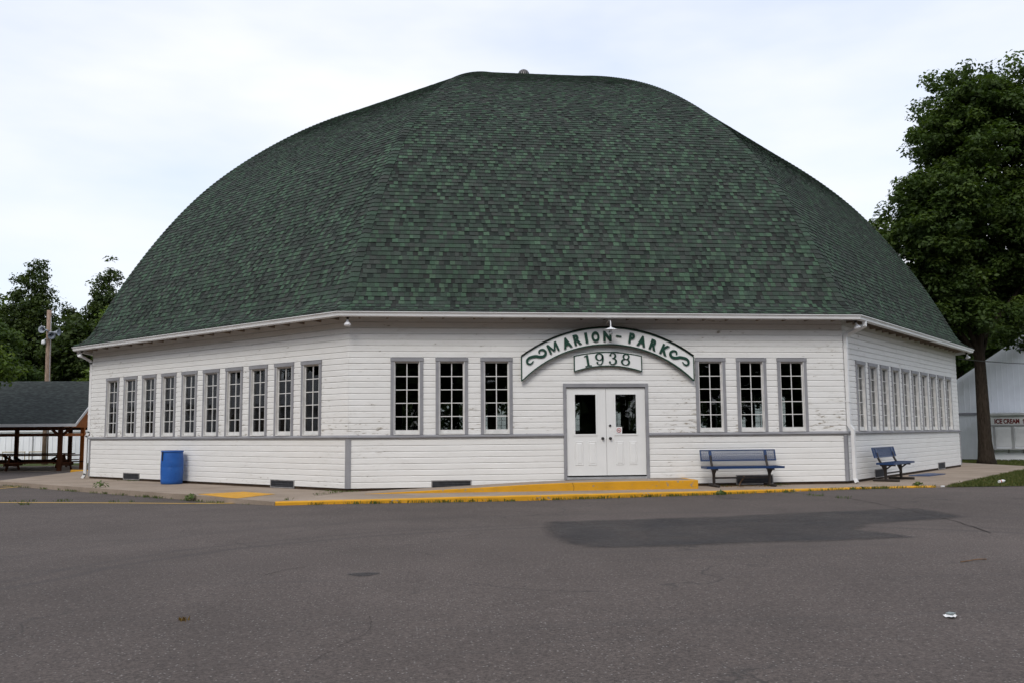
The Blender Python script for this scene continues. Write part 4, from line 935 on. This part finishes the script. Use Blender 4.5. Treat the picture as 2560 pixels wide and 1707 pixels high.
def picnic(x, y, ln, lab):
    t = thing('picnic_table', lab, 'picnic table', (x, y, -0.125), 0, 'picnic tables under the shelter')
    for i in range(4): mb = MB(); mb.box(-ln / 2, ln / 2, -0.36 + i * 0.185, -0.36 + i * 0.185 + 0.165, 0.585, 0.63); mb.build('plank', 'stained_timber', t)
    for s in (-1, 1):
        for j in range(2): mb = MB(); mb.box(-ln / 2, ln / 2, s * 0.72 - 0.15 + j * 0.155, s * 0.72 - 0.15 + j * 0.155 + 0.14, 0.30, 0.345); mb.build('seat_plank', 'stained_timber', t)
    for e in (-1, 1):
        xx = e * (ln / 2 - 0.45)
        for s in (-1, 1):
            mb = MB(); mb.bar((xx, s * 0.28, 0.57), (xx, s * 0.62, 0.0), 0.045, 0.12); mb.build('leg', 'stained_timber', t)
            mb = MB(); mb.bar((xx + e * -0.04, 0.0, 0.56), (xx - e * 0.5, 0.0, 0.28), 0.04, 0.09); mb.build('brace', 'stained_timber', t)
        mb = MB(); mb.box(xx - 0.045 * (e > 0), xx + 0.045 * (e < 0), -0.86, 0.86, 0.19, 0.298); mb.build('seat_bearer', 'stained_timber', t)
picnic(-19.4, 4.3, 2.95, 'dark timber picnic table nearest the hall under the shelter'); picnic(-22.45, 4.3, 2.95, 'dark timber picnic table at the left edge of the picture')
picnic(-21.0, 7.6, 3.4, 'dark timber picnic table in the back row under the shelter')
eh = thing('exhibit_hall', 'long white gabled hall across the lot mirrored in the left windows', 'hall', (-46, -4, -0.2))
mb = MB(); mb.prism([(-12, 0), (12, 0), (12, 3.3), (-12, 3.3)], -4, 4, 'x'); mb.build('wall', 'white_siding_paint', eh)
mb = MB(); mb.prism([(-4.5, 3.2), (0, 5.4), (4.5, 3.2), (4.5, 3.1), (0, 5.28), (-4.5, 3.1)], -12.4, 12.4, 'y'); mb.build('roof', 'barn_trim', eh)
for y in (-8, -2, 5): mb = MB(); mb.box(4.002, 4.06, y - 1.3, y + 1.3, 0, 2.7); mb.build('door', 'soffit_wood', eh)
# white shed behind, handrails, pole with horns
shed = thing('metal_shed', 'long white ribbed metal shed behind the picnic shelter', 'shed', (0, 0, 0))
mb = MB(); mb.box(-52, -16.5, 17.0, 25, -0.2, 3.1); mb.build('wall', 'barn_white', shed)
rb = MB()
for x in np.arange(-51.9, -16.6, 0.3): rb.box(x, x + 0.035, 16.975, 16.999, -0.2, 3.1)
tag(rb.build('ribs', 'barn_white', shed), kind='stuff')
mb = MB(); mb.box(-52, -16.5, 16.93, 16.974, 1.48, 1.56); mb.build('track', 'fascia_white', shed)
mb = MB(); mb.prism([(16.6, 3.1), (21, 3.6), (25.4, 3.1), (25.4, 3.02), (21, 3.5), (16.6, 3.02)], -52.3, -16.2, 'x'); mb.build('roof', 'barn_trim', shed)
for x in (-24.67,): mb = MB(); mb.box(x - 0.02, x + 0.02, 16.94, 16.974, -0.15, 1.26); mb.build('door_joint', 'barn_trim', shed)
for x0, x1, lab in ((-25.9, -24.78, 'tan pipe handrail seen through the shelter, the left one'), (-24.56, -23.7, 'tan pipe handrail seen through the shelter beside the utility pole')):
    t = thing('handrail', lab, 'handrail', ((x0 + x1) / 2, 16.3, -0.2), 0, 'tan handrails before the shed'); hl = (x1 - x0) / 2
    for s in (-1, 1): mb = MB(); mb.tube([(s * hl, 0, 0), (s * hl, 0, 0.62)], 0.025, 8); mb.build('post', 'tan_pipe', t)
    mb = MB(); mb.tube([(-hl - 0.02, 0, 0.635), (hl + 0.02, 0, 0.635)], 0.028, 8); mb.build('top_rail', 'tan_pipe', t)
pl = thing('utility_pole', 'weathered wooden utility pole behind the shelter carrying horn loudspeakers', 'pole', (-23.15, 14.7, -0.2))
MB().tube([(0, 0, 0), (-0.02, 0, 3), (-0.06, 0, 6), (-0.1, 0, 8.0)], [0.15, 0.14, 0.125, 0.11], 14).build('shaft', 'pole_wood', pl, smooth=True)
MB().tube([(0.115, -0.1, 0.2), (0.09, -0.1, 4), (0.04, -0.08, 7.6)], 0.014, 6).build('conduit', 'galvanised', pl)
def horn(nm, lab, p, ax):
    t = thing('horn_loudspeaker', lab, 'loudspeaker', p, 0, 'horn loudspeakers on the utility pole')
    ax = Vector(ax).normalized(); MB().lathe([(r_ * 0.85, z_ * 0.95) for r_, z_ in [(0.0, -0.12), (0.06, -0.12), (0.065, 0.0), (0.045, 0.02), (0.05, 0.12), (0.085, 0.25), (0.15, 0.36), (0.22, 0.42), (0.225, 0.43), (0.14, 0.35), (0.07, 0.24), (0.035, 0.1), (0.0, 0.1)]], 20, (0, 0, 0), ax).build('bell', 'horn_grey', t, smooth=True)
    MB().lathe([(0.0, 0.1), (0.03, 0.1), (0.03, 0.22), (0.0, 0.24)], 12, (0, 0, 0), ax).build('driver', 'dark_iron', t)
horn('l', 'grey horn loudspeaker on the pole facing the viewer', (-23.27, 14.45, 6.72), (-0.15, -1, -0.02)); horn('r', 'grey horn loudspeaker on the pole pointing right', (-23.05, 14.58, 6.62), (1, -0.15, 0.0)); horn('b', 'grey horn loudspeaker low on the pole pointing half right', (-23.10, 14.45, 6.50), (0.6, -0.8, -0.25))
t = thing('yard_light', 'small pale yard light on the left side of the utility pole', 'lamp', (-23.4, 14.5, 6.1)); MB().lathe([(0.0, 0.12), (0.06, 0.12), (0.09, 0.06), (0.1, -0.06), (0.07, -0.1), (0.0, -0.1)], 14).build('lens', 'litter_white', t, smooth=True); MB().tube([(0, 0, 0.1), (0.1, 0.05, 0.2), (0.22, 0.15, 0.15)], 0.02, 6).build('arm', 'galvanised', t)

# ------------------------------------------------------------------ white barn with the ice cream kiosk on the right
BO = Vector((21.64, 6.2, 0)); ba = math.radians(-31)
barn = thing('white_barn', 'white metal barn with a gable roof behind the big tree', 'barn', tuple(BO), ba)
ql, qr, qp, zp = -2.2, 8.4, 3.10, 5.47; ze = zp - 0.69 * (qp - ql)
def roofz(q): return zp - 0.69 * abs(q - qp)
mb = MB(); mb.prism([(ql, -0.2), (qr, -0.2), (qr, roofz(qr)), (qp, zp), (ql, ze)], 0.0, 9.0, 'y'); mb.build('wall', 'barn_white', barn)
rb = MB()
for q in np.arange(ql + 0.1, qr, 0.235):
    rb.add([(q, -0.008, 2.0), (q + 0.03, -0.008, 2.0), (q + 0.03, -0.008, roofz(q + 0.03) - 0.02), (q, -0.008, roofz(q) - 0.02), (q - 0.012, 0.0005, 2.0), (q + 0.042, 0.0005, 2.0), (q + 0.042, 0.0005, roofz(q + 0.042) - 0.02), (q - 0.012, 0.0005, roofz(q - 0.012) - 0.02)], [(0, 1, 2, 3), (4, 0, 3, 7), (1, 5, 6, 2)])
    rb.add([(q, -0.008, -0.2), (q + 0.03, -0.008, -0.2), (q + 0.03, -0.008, 1.86), (q, -0.008, 1.86), (q - 0.012, 0.0005, -0.2), (q + 0.042, 0.0005, -0.2), (q + 0.042, 0.0005, 1.86), (q - 0.012, 0.0005, 1.86)], [(0, 1, 2, 3), (4, 0, 3, 7), (1, 5, 6, 2)])
tag(rb.build('ribs', 'barn_white', barn), kind='stuff')
mb = MB(); mb.box(ql, 1.45, -0.045, -0.0005, 1.87, 2.0); mb.build('trim_band', 'grey_trim_paint', barn)
for s, (qa, za, qb, zb_) in enumerate(((ql - 0.25, ze - 0.172, qp, zp), (qr + 0.25, roofz(qr) - 0.172, qp, zp))):
    mb = MB(); mb.prism([(qa, za), (qb, zb_), (qb, zb_ + 0.10), (qa, za + 0.10)], -0.28, 9.2, 'y'); mb.build('roof', 'barn_white', barn)
    mb = MB(); mb.prism([(qa, za - 0.06), (qb, zb_ - 0.06), (qb, zb_ + 0.115), (qa, za + 0.115)], -0.31, -0.285, 'y'); mb.build('rake_board', 'barn_white', barn)
bl = thing('yard_light', 'round yard light with a black hood under the barn gable peak', 'lamp', tuple(BO + Matrix.Rotation(ba, 3, 'Z') @ Vector((3.10, -0.55, 4.92))), ba)
MB().lathe([(0.0, 0.2), (0.08, 0.2), (0.1, 0.1), (0.28, -0.02), (0.3, -0.1), (0.27, -0.1), (0.1, 0.05), (0.0, 0.06)], 24).build('hood', 'black_metal', bl, smooth=True)
MB().lathe([(0.0, 0.05), (0.1, 0.04), (0.15, -0.06), (0.13, -0.2), (0.0, -0.24)], 18).build('lens', 'lamp_white', bl, smooth=True); MB().bar((0, 0, 0.15), (0, 0.55, 0.3), 0.05, 0.05).build('arm', 'galvanised', bl)
ko = BO + Matrix.Rotation(ba, 3, 'Z') @ Vector((1.38, -2.0, 0))
ki = thing('ice_cream_kiosk', 'low white serving kiosk lettered ICE CREAM against the barn', 'kiosk', tuple(ko), ba)
KW = 5.2; mb = MB(); mb.box(0, KW, 0.0, 1.98, -0.22, 1.88); mb.build('wall', 'barn_white', ki)
mb = MB()
for i in range(26): x = -0.12 + i * 0.21; mb.prism([(x, 1.93), (x + 0.05, 1.965), (x + 0.155, 1.965), (x + 0.205, 1.93), (x + 0.205, 1.915), (x, 1.915)], -0.22, 1.9, 'y')
tag(mb.build('roof_sheet', 'barn_white', ki)); mb = MB(); mb.box(-0.12, KW + 0.15, -0.2, -0.17, 1.84, 1.912); mb.build('fascia', 'fascia_white', ki)
mb = MB(); mb.box(0.05, KW - 0.05, -0.04, -0.001, 1.42, 1.76); mb.build('sign_board', 'sign_white', ki)
for txt, x, z, sz, rot in (('ICE', 0.36, 1.57, 0.28, 0.0), ('CREAM', 0.88, 1.57, 0.28, 0.0), ('STAND', 1.66, 1.60, 0.26, -0.16)):
    o_ = link('lettering', text_mesh(txt, sz, 0.004, 0.012, 0.70 if txt == 'CREAM' else 0.78, 'sign_red'), ki, (x, -0.046, z)); o_.rotation_euler = (0, rot, 0)
for i in range(6):
    x = 0.25 + i * 0.74; sh_ = MB(); sh_.box(x, x + 0.58, -0.02, -0.001, 0.42, 1.28); so = sh_.build('shutter', 'fascia_white', ki)
    for j in range(4): mb = MB(); mb.box(x + 0.01, x + 0.57, -0.032, -0.021, 0.43 + j * 0.213, 0.43 + j * 0.213 + 0.197); mb.build('slat', 'fascia_white', so)
    mb = MB(); mb.box(x - 0.13, x - 0.03, -0.055, -0.001, 0.36, 1.34); mb.build('mullion', 'barn_trim', ki)
mb = MB(); mb.box(0.03, KW, -0.048, -0.001, 1.345, 1.40); mb.build('lintel', 'barn_trim', ki)
mb = MB(); mb.box(0.0, KW, -0.32, -0.057, 0.30, 0.345); mb.build('counter', 'barn_trim', ki)
for i in range(9): x = 0.1 + i * 0.58; mb = MB(); mb.prism([(-0.30, 0.299), (-0.001, 0.299), (-0.001, 0.14)], x, x + 0.04, 'x'); mb.build('bracket', 'barn_trim', ki)

# ------------------------------------------------------------------ vegetation
def leaf_mesh(name, cen, nrm, size, tint, mat, aspect=1.0):
    """build a mesh of bent leaf quads from numpy arrays"""
    n = len(cen); nrm = nrm / np.linalg.norm(nrm, axis=1, keepdims=True)
    h = RNG.normal(size=(n, 3)); a = np.cross(nrm, h); a /= np.linalg.norm(a, axis=1, keepdims=True) + 1e-9; b = np.cross(nrm, a)
    s = size[:, None]; l_, w_ = a * s * aspect, b * s * 0.55
    V = np.stack([cen - l_, cen + w_ - l_ * 0.15 + nrm * s * 0.12, cen + l_, cen - w_ - l_ * 0.15 + nrm * s * 0.12], 1).reshape(-1, 3)
    me = bpy.data.meshes.new(name); me.vertices.add(4 * n); me.vertices.foreach_set('co', V.ravel().astype(np.float32))
    me.loops.add(4 * n); me.loops.foreach_set('vertex_index', np.arange(4 * n, dtype=np.int32)); me.polygons.add(n)
    me.polygons.foreach_set('loop_start', np.arange(0, 4 * n, 4, dtype=np.int32)); me.polygons.foreach_set('loop_total', np.full(n, 4, dtype=np.int32))
    at = me.attributes.new('tint', 'FLOAT_COLOR', 'FACE'); t4 = np.stack([tint, tint, tint, np.ones(n)], 1); at.data.foreach_set('color', t4.ravel().astype(np.float32))
    me.materials.append(MATS[mat]); me.update(); me.validate(); return me
def crown(name, blobs, nclump, nleaf, lsize, mat, clump_r=0.6, shell=0.55):
    vol = np.array([b[3] * b[4] * b[5] for b in blobs]) ** 0.75; pk = RNG.choice(len(blobs), nclump, p=vol / vol.sum()); B = np.array(blobs)[pk]
    d = RNG.normal(size=(nclump, 3)); d /= np.linalg.norm(d, axis=1, keepdims=True); r = shell + (1 - shell) * RNG.random(nclump) ** 0.6
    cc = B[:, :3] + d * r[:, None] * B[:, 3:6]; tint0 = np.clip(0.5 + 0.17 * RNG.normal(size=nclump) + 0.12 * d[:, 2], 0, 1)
    off = RNG.normal(size=(nclump, nleaf, 3)); off /= np.linalg.norm(off, axis=2, keepdims=True); rad = RNG.random((nclump, nleaf, 1)) ** 0.45
    sc_ = clump_r * (0.7 + 0.6 * RNG.random((nclump, 1, 1))); cen = cc[:, None, :] + off * rad * sc_ * np.array([1.0, 1.0, 0.62])
    nr = off * 0.7 + np.array([0, 0, 0.9]) + 0.55 * RNG.normal(size=off.shape); n = nclump * nleaf
    tint = np.clip(np.repeat(tint0, nleaf) + 0.13 * RNG.normal(size=n), 0, 1)
    return leaf_mesh(name, cen.reshape(-1, 3), nr.reshape(-1, 3), lsize * (0.65 + 0.7 * RNG.random(n)), tint, mat)
def cluster(blobs, per, r0, r1, lo=0.55):
    R = []
    for b in blobs:
        for _ in range(per):
            d = RNG.normal(size=3); d /= np.linalg.norm(d); f = random.uniform(lo, 1.0); q = random.uniform(r0, r1)
            R.append((b[0] + d[0] * f * b[3], b[1] + d[1] * f * b[4], b[2] + d[2] * f * b[5], q, q, q * 0.62))
    return R
def tree(name, label, x, y, z, blobs, trunk_h, r, nclump, nleaf, ls, mat, clump_r=0.6, group=None, limbs=True, shell=0.4, sharecrown=None, sub=None):
    t = thing(name, label, 'tree', (x, y, z), 0, group)
    me = sharecrown or crown('crown', cluster(blobs, sub[0], sub[1], sub[2], 0.35) if sub else blobs, nclump, nleaf, ls, mat, clump_r, 0.15 if sub else shell); link('crown', me, t)
    mb = MB(); lean = [random.uniform(-0.12, 0.12) for _ in range(4)]
    pts = [(0, 0, -0.1), (0, 0, 0.25), (lean[0] * 0.2, 0, 0.9), (lean[0] * 0.5, lean[1] * 0.5, trunk_h * 0.5), (lean[0], lean[1], trunk_h), (lean[0] * 2, lean[1] * 2, trunk_h * 1.5)]
    mb.tube(pts, [r * 1.75, r * 1.3, r * 1.05, r * 0.95, r * 0.75, r * 0.35], 16); 
    tr = mb.build('trunk', 'bark', t, smooth=True)
    if limbs:
        for i, b in enumerate(blobs[:11]):
            s0_ = Vector((lean[0], lean[1], trunk_h * (0.8 + 0.12 * (i % 3)))); e0 = Vector(b[:3]); md = s0_.lerp(e0, 0.5) + Vector((0, 0, -0.4))
            lb = MB(); P = smooth_pts([s0_, s0_.lerp(md, 0.5), md, e0], 4); lb.tube(P, [r * 0.42 * (1 - 0.8 * j / len(P)) + 0.02 for j in range(len(P))], 9); lb.build('limb', 'bark', tr, smooth=True)
    return t, me
# the big maple at the right
mx_, my_ = 18.35, -0.9
MBL = [(-0.2, 0.1, 9.6, 3.6, 3.4, 2.6), (1.5, 0, 13.2, 3.0, 3.0, 3.3), (-0.6, -0.2, 12.4, 1.9, 2.4, 2.2), (-2.2, 0.2, 8.2, 1.9, 2.4, 2.0), (3.6, -0.5, 10.2, 3.0, 3.2, 3.6), (2.8, 0.2, 15.0, 2.6, 2.6, 2.1),
       (0.9, 0.5, 6.4, 3.4, 3.0, 1.7), (-1.0, 0.8, 5.9, 1.6, 2.0, 1.3), (0.2, -0.6, 14.3, 1.4, 1.6, 1.4), (-1.7, -0.2, 10.3, 1.5, 1.6, 1.5), (2.2, 0.4, 11.2, 2.2, 2.4, 1.8), (3.2, -0.4, 12.9, 2.2, 2.2, 1.8), (1.6, -0.4, 8.4, 2.2, 2.2, 1.5)]
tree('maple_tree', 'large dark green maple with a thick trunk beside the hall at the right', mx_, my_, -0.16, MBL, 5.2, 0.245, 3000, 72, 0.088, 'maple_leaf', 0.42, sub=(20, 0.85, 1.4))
# nearer, lighter green tree whose foliage enters at the right edge
tree('light_green_tree', 'lighter green tree leaning into the picture at the right edge', 24.6, -3.2, -0.2, [(-1.0, 0, 12.0, 2.8, 2.6, 2.0), (-0.6, 0, 14.6, 2.2, 2.2, 1.8), (1.5, 0, 15.5, 2.6, 2.6, 2.2)], 5.0, 0.24, 700, 62, 0.09, 'bright_leaf', 0.42, sub=(14, 0.7, 1.2))
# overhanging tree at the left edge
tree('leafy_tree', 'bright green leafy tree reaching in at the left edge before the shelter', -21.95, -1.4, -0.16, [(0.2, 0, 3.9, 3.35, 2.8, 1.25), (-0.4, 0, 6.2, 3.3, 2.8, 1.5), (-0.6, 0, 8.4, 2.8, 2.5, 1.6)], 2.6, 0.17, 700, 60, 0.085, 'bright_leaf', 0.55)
# wood behind the shelter
def cone_blobs(h, w_, n=11, z0=0.2):
    R = []
    for i in range(n):
        f = i / (n - 1); z = h * (z0 + (0.91 - z0) * f); r = w_ * (1 - f) ** 0.85 + 0.2
        R.append((random.uniform(-0.3, 0.3) * r, random.uniform(-0.3, 0.3) * r, z, r, r, h * 0.07 + 0.5))
    return R
def round_blobs(h, w_, n=9):
    R = []
    for i in range(n):
        a = random.uniform(0, 6.28); f = random.random(); R.append((math.cos(a) * w_ * 0.45, math.sin(a) * w_ * 0.45, h * (0.35 + 0.5 * f), w_ * random.uniform(0.4, 0.62), w_ * random.uniform(0.4, 0.62), h * random.uniform(0.12, 0.17)))
    R.append((0, 0, h * 0.86, w_ * 0.4, w_ * 0.4, h * 0.13)); return R
G = 'trees of the wood behind the picnic shelter'
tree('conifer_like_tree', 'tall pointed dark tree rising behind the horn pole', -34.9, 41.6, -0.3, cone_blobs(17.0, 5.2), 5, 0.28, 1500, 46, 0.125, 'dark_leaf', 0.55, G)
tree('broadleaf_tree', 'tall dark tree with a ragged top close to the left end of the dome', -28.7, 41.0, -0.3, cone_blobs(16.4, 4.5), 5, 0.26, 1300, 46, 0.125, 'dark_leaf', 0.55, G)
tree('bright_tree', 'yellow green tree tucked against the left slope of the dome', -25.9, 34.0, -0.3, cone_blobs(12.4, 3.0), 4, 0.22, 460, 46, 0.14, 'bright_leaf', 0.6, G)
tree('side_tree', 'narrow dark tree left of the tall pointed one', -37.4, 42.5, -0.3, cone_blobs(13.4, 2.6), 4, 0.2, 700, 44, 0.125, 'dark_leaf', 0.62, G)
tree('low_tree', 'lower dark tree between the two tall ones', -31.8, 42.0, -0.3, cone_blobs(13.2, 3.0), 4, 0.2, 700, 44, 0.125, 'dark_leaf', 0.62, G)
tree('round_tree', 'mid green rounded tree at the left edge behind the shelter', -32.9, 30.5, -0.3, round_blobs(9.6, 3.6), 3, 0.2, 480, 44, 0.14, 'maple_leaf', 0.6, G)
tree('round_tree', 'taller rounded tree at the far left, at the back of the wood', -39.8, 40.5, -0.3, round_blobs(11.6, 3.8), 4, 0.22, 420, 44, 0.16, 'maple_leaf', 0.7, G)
wood = []
for i in range(26): wood.append((-58 + i * 2.1 + random.uniform(-0.8, 0.8), 46 + random.uniform(-3, 4), random.uniform(3.0, 6.6), 2.6, 2.4, random.uniform(2.4, 3.4)))
me = crown('woodland', wood, 2300, 44, 0.2, 'dark_leaf', 0.95, 0.5); tag(link('woodland', me), 'dark wood behind the picnic shelter', 'woodland', kind='stuff')
# trees behind the barn, behind the hall, and across the road behind the viewer (seen in reflections)
G2 = 'trees behind the white barn'
tree('broadleaf_tree', 'dark green tree behind the barn left of the maple trunk', 31.6, 22.0, -0.3, round_blobs(13.5, 5.4), 4, 0.25, 900, 46, 0.17, 'maple_leaf', 0.8, G2)
tree('broadleaf_tree', 'dark green tree rising over the barn gable right of the maple trunk', 36.6, 20.5, -0.3, round_blobs(14.0, 5.4), 4, 0.25, 900, 46, 0.17, 'dark_leaf', 0.8, G2)
tree('bright_tree', 'pale green treetop peeping over the right slope of the dome', 33.0, 36.0, -0.3, round_blobs(19.0, 4.4), 6, 0.25, 460, 44, 0.17, 'bright_leaf', 0.7, G2)
rear = []
for i in range(30): rear.append((-32 + i * 2.6 + random.uniform(-1, 1), 38 + random.uniform(-4, 6), random.uniform(3, 8), 2.8, 2.6, random.uniform(3, 4)))
for i in range(40): rear.append((28 + (i % 20) * 1.0, 29 + random.uniform(-3, 4), random.uniform(2.5, 10), 2.4, 2.2, 3.0))
tag(link('woodland', crown('woodland', rear, 4200, 40, 0.22, 'dark_leaf', 1.0, 0.5)), 'wood behind the hall and the barn', 'woodland', kind='stuff')
behind = []
for i in range(60):
    for zt in (3.0, 8.5, 14.0): behind.append((-75 + i * 2.5 + random.uniform(-1, 1), -61 + random.uniform(-3, 3), zt + random.uniform(-1.5, 1.5), 3.2, 2.6, 4.2))
for i in range(40):
    for zt in (2.5, 8.0, 13.5): behind.append((-60 + random.uniform(-3, 3), -66 + i * 2.5 + random.uniform(-1, 1), zt + random.uniform(-1.5, 1.5), 2.6, 3.2, 4.0))
tag(link('woodland', crown('woodland', behind, 7000, 30, 0.5, 'dark_leaf', 1.4, 0.3)), 'rows of trees across the lot mirrored in the windows', 'woodland', kind='stuff')

# weeds, grass, dry tuft
def blades(name, pts, hgt, per, spread, mat, wd=0.006):
    P = np.array(pts, float); P = np.repeat(P, per, 0); n = len(P); P[:, :2] += RNG.normal(size=(n, 2)) * spread
    h = hgt * (0.4 + 0.8 * RNG.random(n)); a = RNG.random(n) * 6.283; ln = RNG.random(n) * 0.8; dx = np.stack([np.cos(a), np.sin(a), np.zeros(n)], 1)
    pe = np.stack([-np.sin(a), np.cos(a), np.zeros(n)], 1) * wd; tip = P + dx * (h * ln)[:, None]; tip[:, 2] += h; md = P + dx * (h * ln * 0.35)[:, None]; md[:, 2] += h * 0.62
    V = np.stack([P - pe, P + pe, md + pe * 0.8, tip, md - pe * 0.8], 1).reshape(-1, 3); me = bpy.data.meshes.new(name); me.vertices.add(5 * n); me.vertices.foreach_set('co', V.ravel().astype(np.float32))
    me.loops.add(5 * n); me.loops.foreach_set('vertex_index', np.arange(5 * n, dtype=np.int32)); me.polygons.add(n)
    me.polygons.foreach_set('loop_start', np.arange(0, 5 * n, 5, dtype=np.int32)); me.polygons.foreach_set('loop_total', np.full(n, 5, dtype=np.int32))
    t = np.clip(0.5 + 0.25 * RNG.normal(size=n), 0, 1); at = me.attributes.new('tint', 'FLOAT_COLOR', 'FACE'); at.data.foreach_set('color', np.stack([t, t, t, np.ones(n)], 1).ravel().astype(np.float32))
    me.materials.append(MATS[mat]); me.update(); return link(name, me)
kp = []
for i in range(150):
    t = random.random() ** 0.8; e = ka + (kb - ka) * t - qv * 0.025; kp += [(e[0] + random.gauss(0, 0.05), e[1], az(*e))] * random.choice((1, 1, 1, 2))
for x0, y0, x1, y1, n in ((-16.2, -6.9, -9.3, -14.2, 34), (-9.2, -14.3, -7.0, -16.85, 10), (3.45, -15.6, 3.9, -18, 8), (-7.0, -16.8, -6.0, -14.2, 5)):
    for i in range(n): t = random.random() ** 1.1; kp += [(x0 + (x1 - x0) * t - 0.03 + random.gauss(0, 0.015), y0 + (y1 - y0) * t - 0.03 + random.gauss(0, 0.015), az(x0, y0) if y0 != -16.8 else ZS)] * random.choice((1, 1, 1, 2))
for x, y in ((-12.5, -13.95), (-11.8, -14.1), (-10.4, -14.6), (-12.3, -14.9)): kp += [(x + random.gauss(0, 0.15), y, az(x, y)) for _ in range(3)]
tag(blades('weeds', kp, 0.06, 11, 0.05, 'weed_leaf', 0.005), 'low weeds growing along the kerbs and cracks', 'weeds', kind='stuff')
wp = []
for k, u in ((-1, 5.75), (-1, 5.3), (0, -5.75), (0, 3.9), (0, 4.15), (0, 2.9), (-1, -3.6), (-1, -3.0)): p = fpt(k, u, 0.12); wp += [(p.x + random.gauss(0, 0.12), p.y + random.gauss(0, 0.05), ZS) for _ in range(4)]
tag(blades('weeds', wp, 0.035, 9, 0.07, 'weed_leaf', 0.006), 'sparse weeds at the foot of the walls', 'weeds', kind='stuff')
def weed_plant(label, x, y, z, hgt, n):
    t = thing('weed_plant', label, 'weed', (x, y, z)); c = []; nn = []
    th = RNG.random(n) * 6.283; rr2 = np.sqrt(RNG.random(n)) * hgt * 0.9; cen = np.stack([np.cos(th) * rr2, np.sin(th) * rr2, hgt * (0.15 + 0.8 * RNG.random(n)) * (1 - rr2 / hgt * 0.5)], 1)
    link('foliage', leaf_mesh('foliage', cen, np.stack([np.cos(th), np.sin(th), np.full(n, 1.2)], 1) + RNG.normal(size=(n, 3)) * 0.4, np.full(n, 0.035), RNG.random(n), 'weed_leaf', 1.5), t)
    mb = MB(); mb.tube([(0, 0, 0), (0.01, 0, hgt * 0.9)], 0.004, 5); mb.build('stem', 'weed_leaf', t)
weed_plant('leafy weed at the kerb below the left end of the front bench', 2.05, -15.93, az(2, -15.9), 0.10, 60)
weed_plant('tall weed in the kerb joint near the far bench', 6.9, -15.2, ZS, 0.11, 45)
weed_plant('weed growing at the corner of the yellow painted patch', -9.05, -14.55, -0.1, 0.13, 50)
weed_plant('tall thin weed on the pavement before the left foundation vent', -12.05, -10.95, ZS, 0.2, 40)
# lawn wedge at the right with real blades
lawn = sheet('lawn', [(7.46, -15.34), (r1.x + 0.02, r1.y), (18, -6.6), (60, -6.6), (60, -15.5), (8, -15.5)], -0.035, 'ground_grass')
gp = []
while len(gp) < 5200:
    x = random.uniform(7.4, 20); y = random.uniform(-15.55, -6.6)
    if x - y > 22.86 and (x < 14 or random.random() < 0.5): gp.append((x, y, -0.036))
tag(blades('grass', gp, 0.055, 9, 0.05, 'grass_blade', 0.006), 'short grass in the wedge of lawn right of the pavement', 'grass', kind='stuff')
gp = [(random.uniform(16.4, 24), random.uniform(-6, 4), -0.2) for _ in range(2600)]
tag(blades('grass', gp, 0.075, 8, 0.07, 'grass_blade', 0.008), 'grass around the foot of the maple', 'grass', kind='stuff')
t = thing('dry_tuft', 'small dry yellow tuft on the open asphalt at lower left', 'tuft', (-6.17, -27.24, az(-6.17, -27.24)))
o_ = tag(blades('blade_cluster', [(0, 0, 0)], 0.028, 45, 0.022, 'dry_leaf', 0.003), kind='stuff'); o_.parent = t
dp = [(random.uniform(2.45, 3.9), -14.2 - abs(random.gauss(0, 0.25)), ZS) for _ in range(60)]
tag(blades('leaf_debris', dp, 0.015, 8, 0.05, 'dry_leaf', 0.008), 'dry leaf debris under the front bench', 'debris', kind='stuff')
